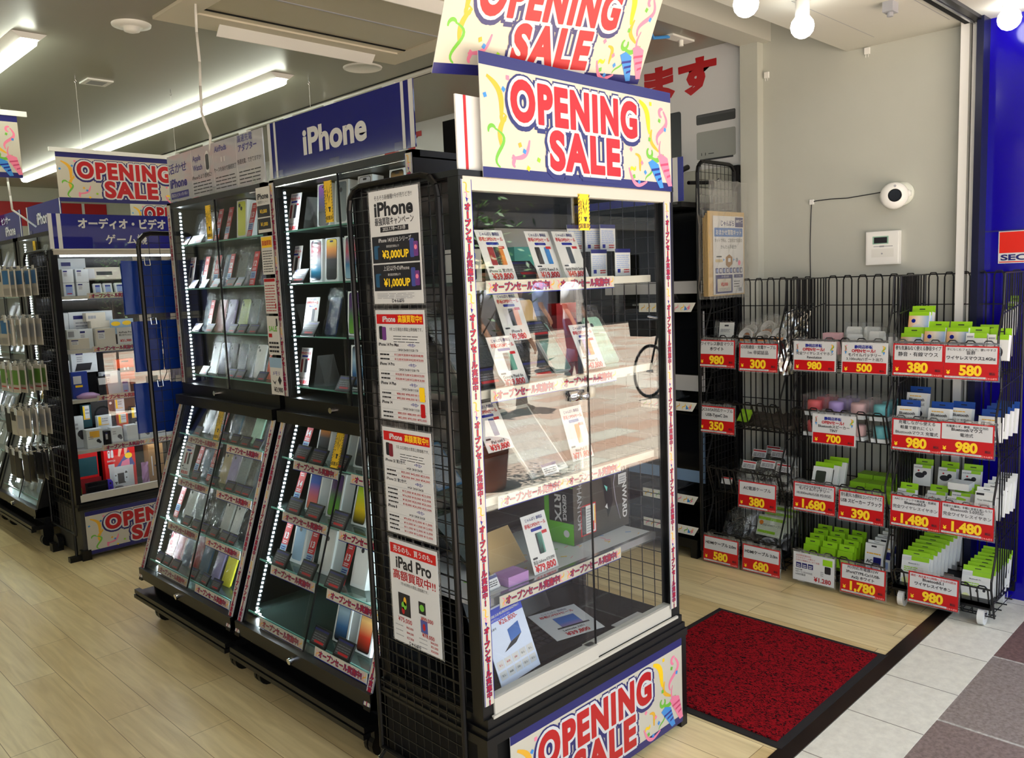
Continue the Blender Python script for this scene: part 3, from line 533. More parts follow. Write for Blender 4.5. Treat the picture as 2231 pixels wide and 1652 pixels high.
b.text('¥26,800-', .015, .178, .022, RED, .1, y=Y).poly([(.0, .115), (.05, .125), (.05, .165), (.0, .155)], Y, ramp('sunset', [(235, 150, 60), (60, 110, 190), (20, 60, 140)])).poly([(0, .115), (.05, .125), (.02, .105), (-.035, .094)], Y, INK)
for r_ in range(2):
    for c_ in range(5): b.rect(-.078+c_*.032, -.05+c_*.032, .02+r_*.033, .046+r_*.033, Y, PAPER); b.text(['なし', '8GB', '256', 'なし', 'なし'][c_], -.064+c_*.032, .03+r_*.033, .008, RED if r_ and c_ < 3 else INK, y=Y*2)
b.text('商品番号', -.07, .172, .008, INK, al='l', y=Y)
o = solo('price_sheet', b, 'blue-topped laptop price sheet standing at the bottom of the front case', 'price sheet'); o.scale = (1, 1, .88); o.location = (1.575, 1.60, .412); o.rotation_euler = (-.34, -.03, .08)
b = MB().box(-.09, .09, 0, .0015, 0, .17, PAPER)
b.text('じゃんぱら 静岡店', 0, .15, .012, NAVY, y=Y).text('移転OPENセール', 0, .132, .017, RED, y=Y, bold=.04).poly([(-.03, .06), (.05, .06), (.05, .118), (-.03, .118)], Y, ramp('sunset', [])).rect(-.05, .07, .052, .06, Y, INK).text('Latitude 3301', 0, .035, .015, INK, y=Y).text('¥39,800', 0, .008, .026, RED, y=Y, bold=.04)
o = solo('price_sheet', b, 'laptop price sheet lying flat on the laptop at the case bottom', 'price sheet'); o.location = (1.86, 1.62, .436); o.rotation_euler = (-1.46, 0, -.25)
# hardware in the front case
t = thing('laptop', 'open black laptop lying back on the case floor behind the blue-topped sheet', 'laptop', (1.82, 1.75, .41))
put('keyboard_base', MB().box(1.62, 1.97, 1.62, 1.85, .411, .430, BLKM), t)
q = MB()
for i in range(14):
    for j in range(5): q.box(1.635+i*.0235, 1.652+i*.0235, 1.66+j*.03, 1.68+j*.03, .430, .433, INK)
put('keyboard', q, t)
put('screen', MB().prism([(1.85, .43), (1.862, .43), (1.935, .60), (1.923, .60)], 'x', 1.62, 1.97, BPAN), t)
def box_item(name, label, cat, loc, w, d, h, m, art=None, rz=0, lean=0, group=None, roll=0):
    b = MB().box(-w/2, w/2, 0, d, 0, h, m)
    if art: art(b, w, h)
    o = solo(name, b, label, cat, None, group); o.location = loc; o.rotation_euler = (-lean, roll, rz); return o
box_item('edge_label', 'narrow white label strip lying at the right front of the case floor', 'label', (2.08, 1.60, .411), .14, .022, .002, PAPER)
DG = mt('carton_charcoal', (58, 54, 48), .4)
def a1(b, w, h):
    Y = -.0008
    b.text('PHANTOM', -.13, h*.5, .032, GREY, .2, y=Y, rot=-PI/2).text('GAINWARD', w/2-.035, h*.5, .034, PAPER, .23, y=Y, rot=-PI/2, bold=.03)
    b.poly([(.0, .20), (.05, .18), (.06, .10), (.03, .05), (.015, .12)], Y, BLK).poly([(.012, .165), (.03, .155), (.026, .14)], Y*2, mt('eye_teal', (120, 210, 200), .3)).poly([(.014, .09), (.03, .08), (.026, .10)], Y*2, PAPER)
    b.ribbon([(.09, .24), (.065, .16), (.075, .1), (.1, .03)], .0025, Y, SILV)
    b.rect(-.115, -.035, .02, .12, Y, RED).rect(-.111, -.039, .024, .116, Y*2, PAPER).rect(-.111, -.09, .024, .116, Y*3, INK).bars(-.086, -.06, .03, .11, 9, GREY, y=Y*3).rect(-.045, -.041, .05, .11, Y*3, YEL).rect(-.055, -.047, .03, .06, Y*3, RED).rect(.09, .135, .15, .19, Y*3, PAPER).rect(.09, .135, .185, .19, Y*4, INK).bars(.095, .13, .155, .18, 3, GREY, y=Y*4)
o = box_item('graphics_card_box', 'large dark grey hardware carton with silver lettering and a green end on the fourth shelf', 'box', (2.075, 1.70, .683), .30, .12, .245, DG, a1, rz=.04)
g = MB(); Y = -.1708
g.M = Matrix.Rotation(-PI/2, 4, 'Z')
W = .12
g.M = Matrix.Translation((.02, 0, 0))@g.M
g.rect(-.12, 0, 0, .245, -.1705, mt('nv_black', (26, 26, 24), .35)).rect(-.12, 0, 0, .07, Y, mt('bright_green', (100, 190, 20), .35)).rect(-.12, -.10, .07, .19, Y, mt('bright_green')).text('GEFORCE', -.042, .12, .02, PAPER, .085, y=Y-.0003, rot=-PI/2, fit=True, bold=.03).text('RTX', -.075, .115, .036, PAPER, .09, y=Y-.0003, rot=-PI/2, fit=True, bold=.03).text('24GB', -.09, .21, .02, PAPER, .06, y=Y-.0003, rot=-PI/2, bold=.03).rect(-.12, 0, .186, .19, Y-.0002, mt('bright_green')).disc(-.03, .035, .012, Y-.0003, PAPER)
e = put('end_print', g, None); e.parent = o
def lid(c):
    def mk():
        t = thing('tablet', '', 'tablet'); put('body', MB().box(-.085, .085, 0, .007, 0, .24, c).box(-.078, .078, -.0006, 0, .012, .228, mt('screen_grey', (120, 128, 136), .1)), t); b = MB().sheet(.2, .27, 5, 7, .004, FILM, y=-.008); b2 = put('clear_bag', b, t); return t
    return mk
place('tab_white', lid(WHT), (1.77, 1.64, .96), .08, .7, 'white tablet in a clear bag lying back on the third shelf')
place('tab_grey', lid(SILV), (1.545, 1.66, 1.25), .02, .7, 'grey tablet leaning at the left end of the second shelf')
place('tab_black', lid(BLK), (1.63, 1.78, .69), .1, .9, 'tablet with yellowish screen on the fourth shelf left', sc=.9)
GB = mt('kraft_board', (196, 168, 118), .7)
box_item('folio_case', 'beige board leaning in a clear cover at the left of the fourth shelf', 'case', (1.64, 1.70, .69), .16, .006, .12, GB, None, .1, .6)
solo('purple_pouch', MB().box(-.04, .04, -.03, .03, 0, .028, mt('lilac_foam', (196, 150, 214), .7, var=.25)), 'small lilac foam pad on the fourth shelf front', 'foam pad').location = (1.578, 1.63, .684)
def clip_holder():
    b = MB().box(-.035, .035, 0, .002, .005, .045, ACRY).box(-.033, .033, -.001, 0, .008, .042, mt('label_grey', (205, 208, 212), .4)).rect(-.033, .033, .034, .042, -.0016, NAVY).bars(-.028, .028, .014, .031, 3, INK, y=-.0016, fill=.4).box(-.035, .035, 0, .03, 0, .003, ACRY)
    return local('label_holder', b, '', 'label holder')
for x, y, z, l in ((1.488, 1.61, .684, 'at the left end of the fourth shelf'), (1.735, 1.60, .96, 'in front of the white bagged tablet')): place('clip', clip_holder, (x, y, z), .05, .5, 'small clear label holder '+l, 'label holders in the front case')
def holder_b():
    b = MB().box(-.042, .042, 0, .006, 0, .055, BLK).rect(-.037, .037, .006, .05, -.0006, mt('label_dim', (52, 54, 58), .3)).rect(-.037, .037, .044, .05, -.001, NAVY).bars(-.033, .033, .012, .04, 4, mt('label_mid', (110, 110, 116), .4), y=-.001, fill=.4).rect(-.02, .03, .009, .016, -.0014, DRED)
    return local('price_holder', b, '', 'price holder')
for x, y, z, l in ((1.71, 1.64, 1.535, 'right of the leftmost card on the top shelf'), (1.815, 1.70, 1.355, 'on the raised step of the second shelf'), (1.715, 1.60, 1.25, 'low at the front of the second shelf'), (1.505, 1.60, 1.25, 'below the grey tablet')): place('hold_big', holder_b, (x, y, z), 0, .8, 'black price holder '+l, 'price holders in the front case', sc=1.25)
def phone(c, back=True, W=.072, H=.15, bag=True, scr=None):
    def mk():
        t = thing('bagged_phone', '', 'phone')
        b = MB(); P = [(-W/2+.008, 0), (W/2-.008, 0), (W/2, .008), (W/2, H-.008), (W/2-.008, H), (-W/2+.008, H), (-W/2, H-.008), (-W/2, .008)]
        b.prism(P, 'y', 0, .008, c)
        if back: b.rrect(-W/2+.005, -W/2+.033, H-.036, H-.006, .006, -.0012, c).disc(-W/2+.013, H-.014, .0065, -.002, INK, 10).disc(-W/2+.025, H-.027, .0065, -.002, INK, 10)
        else: b.rrect(-W/2+.003, W/2-.003, .003, H-.003, .006, -.0008, scr or mt('screen_off', (14, 16, 20), .08))
        put('phone_body', b, t)
        if bag:
            q = MB().sheet(W+.02, H+.035, 4, 7, .0035, FILM, y=-.007); q.sheet(W+.02, H+.03, 1, 2, .001, FILM, y=.011); put('clear_bag', q, t)
        return t
    return mk
SL = {n: mt('phone_'+n, c, .22) for n, c in dict(slate=(70, 82, 92), black=(26, 28, 32), silver=(206, 208, 205), white=(232, 232, 230), red=(150, 20, 34), mint=(176, 226, 200), purple=(176, 166, 214), lime=(206, 224, 150), navy=(36, 52, 92), gold=(196, 176, 130), orange=(210, 70, 40), teal=(70, 110, 110), pink=(216, 170, 168), grey=(130, 140, 146), yellow=(222, 214, 60), paleblue=(150, 180, 205)).items()}
place('p_mint', phone(SL['mint']), (2.125, 1.68, 1.25), 0, .55, 'mint green phone in a clear bag beside the 47,800 card', sc=1.15)
place('p_silv_s', phone(SL['silver'], False, scr=mt('screen_green', (130, 170, 160), .1)), (1.875, 1.67, 1.25), .06, .6, 'phone with pale green screen in a bag left of the door split', sc=1.15)
place('p_blk_s', phone(SL['black'], False), (1.76, 1.67, 1.25), .06, .6, 'dark phone in a crinkled bag on the second shelf', sc=1.15)
place('p_gold', phone(SL['gold'], False, bag=False, scr=GB), (1.83, 1.74, 1.355), 0, .35, 'beige backed phone leaning on the raised step', sc=.8)
solo('riser', MB().box(1.50, 2.14, 1.71, 1.92, 1.345, 1.352, ACRY).box(1.50, 1.51, 1.71, 1.92, 1.246, 1.345, ACRY).box(2.13, 2.14, 1.71, 1.92, 1.246, 1.345, ACRY), 'clear acrylic riser on the second shelf of the front case', 'riser')
box_item('flat_carton', 'long light grey carton at the back of the top shelf', 'box', (2.0, 1.88, 1.529), .38, .05, .162, mt('light_carton', (205, 205, 203), .5))
box_item('turquoise_box', 'turquoise box behind the leftmost top shelf card', 'box', (1.855, 1.80, 1.529), .085, .03, .10, mt('turquoise', (70, 190, 180), .4))
def sheetA(b, w, h):
    Y = -.0006; b.rect(-w/2, w/2, h-.012, h, Y, NAVY).bars(-w/2+.006, w/2-.006, h*.3, h-.016, 7, mt('pale_print', (150, 170, 215), .5), y=Y, fill=.45).rect(-w/2+.01, -w/2+.025, .01, .022, Y, ROYAL).bars(w*.05, w*.4, .01, .024, 2, RED, y=Y)
for i, (x, y, z) in enumerate(((2.04, 1.75, 1.61), (2.105, 1.73, 1.61), (2.155, 1.71, 1.61), (2.07, 1.68, 1.529), (2.14, 1.64, 1.529))):
    box_item('spec_sheet', 'blue-headed spec sheet, '+('%s of the upper three, front case top shelf' % ORD[i] if i < 3 else ['left', 'right'][i-3]+' of the lower pair, front case top shelf'), 'paper sheet', (x, y, z), .078, .002, .085, PAPER, sheetA, group='spec sheets in the front case')
box_item('phone_carton', 'white phone carton reading SE3 behind the left post of the front case', 'box', (1.555, 1.72, 1.529), .09, .05, .09, WHT, lambda b, w, h: b.text('SE3', .01, h-.025, .02, SKYB, y=-.0008).rrect(-.03, .025, .005, .055, .006, -.0008, INK))
box_item('red_carton', 'dim red carton behind glass on the second shelf', 'box', (2.10, 1.85, 1.246), .10, .04, .2, mt('dim_red', (168, 24, 28), .5))
for i, (x, y, z) in enumerate(((1.45, 1.72, 1.10), (1.44, 1.75, .97))):
    place('tab_l%d' % i, lid(SL['navy'] if i else SL['teal']), (x, y, z-.13 if i == 0 else z), .1, .7, ['small tablet at the far left of the third shelf, upper', 'small tablet at the far left of the third shelf, lower'][i], sc=.6)
# ================================================================ LIT PHONE CABINETS (face the aisle, -X)
LEDM = mt('led_bead', (236, 248, 255), .3, em=BEAD); LEDB = mt('led_tape', (60, 66, 70), .4)
def shear(z): return 1.39+(z-.20)/3.0      # front of the sloping lower case
UPZ = (1.755, 1.55, 1.345, 1.143); LOZ = (.87, .68, .485, .295); XU = 1.68
def cabinet(y0, y1, label, vright=True, full=True):
    t = thing('phone_cabinet', label, 'display cabinet', (1.75, (y0+y1)/2, 0))
    XB = 2.12; X = XU
    put('base', MB().box(1.37, XB, y0+.01, y1-.01, .125, .15, BLK).box(1.362, 1.39, y0, y1, .118, .135, BLK).box(1.366, 1.39, y0, y1, .14, .158, BLK).box(1.45, XB, y0+.02, y1-.02, .15, .19, BLKM), t)
    for y in (y0+.07, y1-.09):
        for x in (1.47, 2.0): q = MB(); q.M = Matrix.Translation((x, y, .04)); q.rod((0, -.012, 0), (0, .012, 0), .04, BLK, 16).rod((0, .02, 0), (0, .035, 0), .04, BLK, 16).box(-.03, .03, -.015, .04, .03, .085, BLK); put('caster', q, t)
    # sloped lower body
    put('lower_case', MB().prism([(XB, .19), (1.42, .19), (1.395, .205), (1.395, .255), (1.47, .262), (XB, .262)], 'y', y0, y1, BLK)
        .prism([(1.39, .20), (1.43, .20), (1.715, 1.045), (1.67, 1.045)], 'y', y0, y0+.035, BLK).prism([(1.39, .20), (1.43, .20), (1.715, 1.045), (1.67, 1.045)], 'y', y1-.035, y1, BLK)
        .box(1.64, 1.70, y0, y1, 1.005, 1.05, BLK).box(2.09, XB, y0, y1, .19, 1.05, BLKM).prism([(1.43, .2), (XB, .2), (XB, 1.045), (1.71, 1.045)], 'y', y0, y0+.006, BLK).prism([(1.43, .2), (XB, .2), (XB, 1.045), (1.71, 1.045)], 'y', y1-.006, y1, BLK), t)
    put('upper_case', MB().box(X, XB, y0, y1, 1.05, 1.10, BLK).box(X, XB, y0, y1, 1.925, 1.95, BLK).box(X, X+.03, y0, y0+.035, 1.1, 1.95, BLK).box(X, X+.03, y1-.035, y1, 1.1, 1.95, BLK)
        .box(2.09, XB, y0, y1, 1.1, 1.93, BPAN).box(X+.03, XB, y0, y0+.006, 1.1, 1.93, BLK).box(X+.03, XB, y1-.006, y1, 1.1, 1.93, BLK), t)
    ym = (y0+y1)/2
    put('upper_door', MB().box(X+.002, X+.006, ym-.02, y1-.035, 1.10, 1.925, GLASS).box(X, X+.007, ym-.022, ym-.018, 1.1, 1.925, BLK), t)
    ud = [o for o in t.children if o.name.startswith('upper_door')][0]; put('lock', MB().rod((X-.015, ym+.1, 1.075), (X+.003, ym+.1, 1.075), .011, CHROME, 12), ud)
    put('upper_door', MB().box(X+.010, X+.014, y0+.035, ym+.02, 1.10, 1.925, GLASS), t)
    def slab(off, th, ya, yb, z0, z1, m, b=None):
        b = b or MB(); xs = shear(z0)+off, shear(z1)+off
        return b.prism([(xs[0], z0), (xs[0]+th, z0), (xs[1]+th, z1), (xs[1], z1)], 'y', ya, yb, m)
    b = slab(.004, .004, ym-.02, y1-.035, .262, 1.01, GLASS); slab(.003, .006, ym-.022, ym-.018, .262, 1.01, BLK, b)
    ld = put('lower_door', b, t); put('lock', MB().rod((1.378, ym+.02, .225), (1.397, ym+.02, .228), .012, CHROME, 12), ld); put('lower_door', slab(.012, .004, y0+.035, ym+.02, .262, 1.01, GLASS), t)
    q = MB()
    for z in UPZ: put('glass_shelf', MB().box(X+.04, 2.07, y0+.01, y1-.01, z-.006, z, SHELFG).box(X+.036, X+.04, y0+.01, y1-.01, z-.006, z, EDGEG), t)
    for z in LOZ: put('glass_shelf', MB().box(shear(z)+.02, 2.07, y0+.01, y1-.01, z-.006, z, SHELFG).box(shear(z)+.016, shear(z)+.02, y0+.01, y1-.01, z-.006, z, EDGEG), t)
    # led tapes, beads along both jambs
    for side, ys in (('led_strip', y1-.045), ('led_strip', y0+.045)):
        q = MB(); n = 46; s = 1 if ys > ym else -1
        for i in range(n):
            z = 1.115+i*.80/n; yq = ys-s*.0006; q.add([(X+.035, yq, z), (X+.043, yq, z), (X+.043, yq, z+.007), (X+.035, yq, z+.007)], [(0, 1, 2, 3)], LEDM)
        q.box(X+.032, X+.046, ys, ys+s*.003, 1.11, 1.915, LEDB); put(side, q, t)
        q = MB()
        for i in range(n):
            z = .275+i*.72/n; x = shear(z)+.045; q.add([(x, yq, z), (x+.008, yq, z), (x+.008, yq, z+.007), (x, yq, z+.007)], [(0, 1, 2, 3)], LEDM)
        q.prism([(shear(.27)+.041, .27), (shear(.27)+.057, .27), (shear(1)+.057, 1), (shear(1)+.041, 1)], 'y', ys, ys+s*.003, LEDB); put(side, q, t)
    b = MB(); b.M = Matrix.Translation((X-.004, ym+.06, 1.76))@Matrix.Rotation(WEST, 4, 'Z'); alarm_tag(b, 0, 0, .05, .145, 0); put('alarm_sticker', b, ud); b = MB(); b.M = Matrix.Translation((shear(.92)-.006, ym+.06, .875))@Matrix.Rotation(WEST, 4, 'Z')@Matrix.Rotation(-.32, 4, 'X'); alarm_tag(b, 0, 0, .05, .14, 0)
    put('alarm_sticker', b, ld)
    if full:
        lean = math.atan2(.28, .84)
        for z in LOZ:
            xx = shear(z-.03)+.012
            for ya in (ym+.31, ym-.08): 
                o = strip(t, (xx, ya, z-.036), 1, .31, (0, 0, 0)); o.rotation_euler = (-.2, 0, WEST)
        L = .835; rz = Matrix.Rotation(WEST, 4, 'Z')@Matrix.Rotation(-lean, 4, 'X')
        for ys in ((y1-.001, y0+.035) if vright else (y1-.001,)):
            o = vstrip(t, (shear(.215)-.003, ys, .215), L); o.rotation_euler = rz.to_euler()
        vstrip(t, (X-.003, y1-.001, 1.105), .835).rotation_euler = (0, 0, WEST)
        if y0 < 3: vstrip(t, (X-.003, y0+.036, 1.105), .835).rotation_euler = (0, 0, WEST)
    return t
cabinet(3.04, 3.96, 'lit black phone cabinet under the grey accessory sign, sloping lower half')
cabinet(2.10, 3.00, 'lit black phone cabinet under the large blue sign, next to the grid panel')
cabinet(5.58, 6.46, 'distant lit phone cabinet behind the hanging accessory packs', full=False)
cabinet(6.50, 7.40, 'farthest lit phone cabinet at the left edge of the photo', full=False)
# signs on the cabinets
def sign(y0, y1, x, z0, z1, label, draw, m, clips=2):
    t = thing('cabinet_sign', label, 'sign', (x, (y0+y1)/2, z0)); W = y1-y0; H = z1-z0
    b = MB(); b.M = Matrix.Translation((x, y1, z0))@Matrix.Rotation(WEST, 4, 'Z'); b.box(0, W, 0, .004, 0, H, m); draw(b, W, H); put('sign_board', b, t)
    q = MB(); q.M = b.M
    for i in range(clips):
        c = W*(.08+.84*i/max(1, clips-1)); q.box(c-.03, c+.03, -.004, .012, -.012, .025, ACRY)
    put('clip', q, t); return t
def sA(b, W, H):
    Y = -.0012
    for a, c in ((0, .022), (.047, .062), (W-.022, W), (W-.062, W-.047)): b.rect(a, c, 0, H, Y, PAPER)
    b.text('iPhone', W*.5, H*.30, .125, PAPER, .40, y=Y*1.5, fit=True, bold=.035)
SB = mt('sign_blue', (22, 28, 118), .03, spec=.8)
sign(2.095, 3.0, 1.69, 1.957, 2.165, 'big blue cabinet sign with white stripes at both ends and a white product word', sA, SB, 3)
GS = mt('sign_grey', (186, 188, 194), .05, spec=.8)
def sB(b, W, H):
    Y = -.0012; N = mt('sign_navy_ink', (40, 40, 130), .3)
    for i in range(1, 4): b.rect(W*(.05+.235*i), W*(.052+.235*i), 0, H, Y, PAPER)
    b.text('活かせ', W*.12, H*.62, .05, N, .19, y=Y, fit=True, bold=.04).text('iPhone', W*.12, H*.30, .055, N, .18, y=Y, fit=True, bold=.035).rect(W*.02, W*.23, H*.05, H*.2, Y, N).text('選ばないともったいない', W*.125, H*.1, .018, PAPER, .17, y=Y*2)
    b.text('Apple', W*.345, H*.74, .034, N, al='c', y=Y, bold=.02).text('Watch', W*.35, H*.54, .034, N, y=Y, bold=.02).rrect(W*.44, W*.475, H*.5, H*.82, .01, Y, INK).disc(W*.458, H*.66, .048, Y*.8, PAPER, sx=.5)
    b.text('iPhoneをより便利に!', W*.39, H*.36, .022, INK, .19, y=Y).text('AirPods', W*.60, H*.8, .034, N, y=Y, bold=.02).text('ケースをあけて接続完了', W*.635, H*.40, .022, INK, .2, y=Y).rrect(W*.6, W*.61, H*.58, H*.68, .003, Y, PAPER).rrect(W*.63, W*.64, H*.58, H*.68, .003, Y, PAPER)
    b.text('高速充電', W*.84, H*.86, .032, N, .13, y=Y, bold=.03).text('アダプター', W*.86, H*.68, .032, N, .16, y=Y, bold=.03).text('快適充電、できてますか?', W*.87, H*.44, .022, INK, .2, y=Y)
    for c in (.39, .635, .87): b.bars(W*(c-.1), W*(c+.1), H*.06, H*.34, 4, INK, y=Y, fill=.28)
sign(3.06, 3.965, 1.70, 1.957, 2.165, 'grey cabinet sign with small earphone and watch pictures in columns', sB, GS, 3)
def sC(b, W, H):
    Y = -.0012
    for a, c in ((0, .02), (W-.02, W)): b.rect(a, c, 0, H, Y, PAPER)
    b.text('iPhone', W*.5, H*.3, .10, PAPER, .35, y=Y*1.5, bold=.03)
sign(5.60, 6.30, 1.72, 1.957, 2.14, 'narrow blue sign above the distant cabinet, half hidden by the katakana sign', sC, SB)
def sD(b, W, H): b.text('センサー', W*.6, H*.62, .06, PAPER, y=-.0015, bold=.03).text('iPhone', W*.7, H*.15, .09, PAPER, .35, y=-.0015, bold=.03).rect(W-.02, W, 0, H, -.0012, PAPER)
sign(6.45, 7.35, 1.72, 1.957, 2.14, 'blue sign at the left edge of the photo above the farthest cabinet', sD, SB)
# little posters on the post between the two cabinets
def pin(w, h, art, z, y, lab, x=1.668):
    b = MB().box(-w/2, w/2, 0, .002, 0, h, mt('dim_paper', (214, 212, 206), .35)); art(b, w, h)
    o = solo('poster', b, lab, 'poster', None, 'small posters between the cabinets'); o.location = (x, y, z); o.rotation_euler = (0, 0, WEST)
Y = -.0007
pin(.105, .175, lambda b, w, h: b.text('iPhone', 0, h-.045, .03, INK, w*.85, y=Y, fit=True, bold=.04).text('最強買取キャンペーン', 0, h-.062, .013, INK, w*.8, y=Y).rect(-w/2+.003, w/2-.003, .06, .105, Y, INK).rect(-w/2+.003, w/2-.003, .012, .055, Y, INK).text('¥3,000', 0, .075, .02, PRICEY, y=Y*2).text('¥1,000', 0, .025, .02, PRICEY, y=Y*2), 1.755, 3.035, 'topmost small black and white poster between the two phone cabinets')
pin(.09, .15, lambda b, w, h: b.rect(-w/2+.005, w/2-.005, h-.045, h-.003, Y, YEL).text('高価買取', 0, h-.035, .022, RED, w*.8, y=Y*2, bold=.04).bars(-w/2+.008, w/2-.008, .01, h-.05, 9, INK, y=Y, fill=.3), 1.59, 3.03, 'small poster with a yellow heading between the cabinets, second from top')
pin(.09, .14, lambda b, w, h: b.rect(-w/2+.003, w/2-.003, h-.014, h-.002, Y, RED).bars(-w/2+.006, w/2-.006, .01, h-.02, 10, DRED, y=Y, fill=.3).rect(w/2-.012, w/2-.004, .02, .04, Y*2, RED), 1.435, 3.03, 'small price list with a red heading between the cabinets, third from top')
pin(.09, .155, lambda b, w, h: b.text('SALE', 0, h-.06, .028, GRN, w*.7, y=Y, bold=.04).rect(-w/2+.008, -.01, h-.085, h-.07, Y, RED).bars(-w/2+.006, w/2-.006, .01, .06, 3, INK, y=Y, fill=.5).rect(w/2-.018, w/2-.006, h-.04, h-.01, Y, INK), 1.27, 3.03, 'pale green and white small poster between the cabinets, fourth from top')
pin(.095, .15, lambda b, w, h: b.rect(-w/2, w/2, h-.04, h, Y, mt('phone_paleblue')).text('メモリ', 0, h-.07, .02, ROYAL, y=Y).poly([(-.035, .06), (-.015, .04), (.0, .06), (-.015, .05)], Y, INK).poly([(.01, .06), (.025, .04), (.04, .06), (.025, .078)], Y, INK).text('¥3,980', .01, .012, .026, INK, .07, y=Y, bold=.03), 1.108, 3.03, 'lowest small poster between the cabinets, blue heading, price 3,980')
# ---------------- contents of the two near cabinets
def tagcard(txt):
    def mk():
        b = MB().box(-.021, .021, 0, .0015, 0, .15, RED); b.text(txt, 0, .086, .032, PAPER, .034, y=-.0006, bold=.04).bars(-.012, .012, .128, .142, 2, PAPER, y=-.0006).rect(-.021, .021, .03, .062, -.0004, mt('phone_paleblue')).bars(-.014, .014, .067, .08, 2, PAPER, y=-.0006).bars(-.015, .015, .035, .058, 3, ROYAL, y=-.0008).bars(-.015, .015, .006, .026, 3, PAPER, y=-.0006)
        return local('model_card', b, '', 'card')
    return mk
def pbox(nm_, cols, back=None):
    def mk():
        t = thing('phone_box', '', 'box'); W, H, D = .086, .165, .05
        put('carton', MB().box(-W/2, W/2, 0, D, 0, H, mt('carton_white', (228, 232, 232), .35)), t)
        if back:
            put('front_picture', MB().rrect(-W/2+.01, W/2-.01, .012, H-.006, .01, -.0008, back).disc(-.018, H-.022, .009, -.0014, INK, 12).disc(-.002, H-.036, .009, -.0014, INK, 12), t)
        else:
            put('front_picture', MB().rrect(-W/2+.01, W/2-.01, .008, H-.006, .01, -.0008, ramp('art_'+nm_, cols)), t)
            put('bezel', MB().rrect(-W/2+.008, W/2-.008, .006, H-.004, .011, -.0004, INK).rrect(-.011, .011, H-.017, H-.010, .003, -.0014, INK), t)
        q = MB(); q.M = Matrix.Rotation(-PI/2, 4, 'Z')
        q.text('iPhone', -.025, .055, .022, GREY, .065, y=-W/2-.0005, rot=PI/2); q.M = None
        put('side_print', q, t); return t
    return mk
def mini_poster():
    b = MB().box(-.045, .045, 0, .0012, 0, .15, PAPER); Y = -.0006
    b.text('じゃんぱら', 0, .138, .009, NAVY, y=Y, bold=.04).text('OPENセール', 0, .123, .014, RED, .078, y=Y, bold=.04).rrect(-.02, .02, .112, .119, .002, Y, ROYAL).rrect(-.022, -.008, .05, .104, .003, Y, mt('swatch_wine')).rrect(.004, .022, .05, .104, .003, Y, INK).rect(.02, .034, .1, .107, Y*2, RED).rrect(-.036, -.02, .036, .042, .002, Y, INK).text('iPhone SE', 0, .024, .011, INK, .07, y=Y).text('¥38,800', 0, .004, .02, RED, .078, y=Y, bold=.04)
    return local('price_card', b, '', 'price card')
def atent():
    b = MB(); 
    for s in (-1, 1): b.prism([(s*.0, .12), (s*.003, .12), (s*.045, 0), (s*.042, 0)], 'y', 0, .07, ACRY)
    b.box(-.042, .042, 0, .07, 0, .002, ACRY); return local('display_stand', b, '', 'stand')
CAB = {'U': 'upper', 'L': 'lower'}
def row(cab, half, r, items):
    """items: (kind, y measured on the front plane, extra)"""
    z = (UPZ if half == 'U' else LOZ)[r]; xf = XU+.09 if half == 'U' else shear(z)+.075; ln = .28 if half == 'U' else .42
    ref = (1.78 if cab == 'A' else 1.74) if half == 'U' else shear(z)
    where = '%s shelf, %s %s cabinet' % (['top', 'second', 'third', 'bottom'][r], CAB[half], {'A': 'blue-signed', 'B': 'grey-signed'}[cab])
    cnt = {}
    for it in items:
        k, y = it[0], it[1]; yy = y*(xf/ref); cnt[k] = cnt.get(k, 0)+1
        n = sum(1 for q in items if q[0] == k); pos = ('' if n == 1 else ORD[cnt[k]-1]+' ')
        if half == 'L': yy = min(max(yy, (2.16 if cab == 'A' else 3.1)), (2.9 if cab == 'A' else 3.86))
        g = {'A': 'stock in the blue-signed cabinet', 'B': 'stock in the grey-signed cabinet'}[cab]
        tilt = random.uniform(-.06, .06)
        if k in SL:
            pr = len(it) > 2
            place('ph_'+k+str(pr), phone(SL[k], not pr), (xf, yy, z+.002), WEST+tilt, ln, '%s%s phone in a clear bag %s' % (pos, {'lime': 'pale green', 'paleblue': 'pale blue', 'grey': 'mid grey'}.get(k, k), where), g)
            if random.random() < .8: place('hold_s', holder_b, (xf-.052, yy-.005, z+.001), WEST+tilt, .6, 'price holder before the %s%s phone %s' % (pos, {'lime': 'pale green', 'paleblue': 'pale blue'}.get(k, k), where), 'price holders in the cabinets', sc=.85)
        elif k.startswith('#'): place('tag'+k, tagcard(k[1:]), (xf-.02, yy, z+.002), WEST+tilt, ln, '%sred card numbered %s %s' % (pos, k[1:], where), g)
        elif k == 'card': place('mini', mini_poster, (xf-.03, yy, z+.002), WEST+.05, ln*.8, '%swhite price card with two small phones %s' % (pos, where), g)
        elif k == 'stand': place('atent', atent, (xf-.02, yy, z+.002), WEST, 0, '%sempty clear tent stand %s' % (pos, where), g)
        elif k == 'hold': place('hold_s', holder_b, (xf-.065, yy, z+.001), WEST, .55, '%sblack price holder %s' % (pos, where), 'price holders in the cabinets', sc=1.15)
        elif k == 'buzz':
            pass
        else:
            cols = ARTS[k]; pic = cols if not isinstance(cols, list) else None
            place('box_'+k, pbox(k, cols if pic is None else [(0, 0, 0)], pic), (xf+.0, yy, z+.002), WEST+.02, ln*(.3 if half == 'U' else .7), '%swhite phone carton with %s picture %s' % (pos, k, where), g)
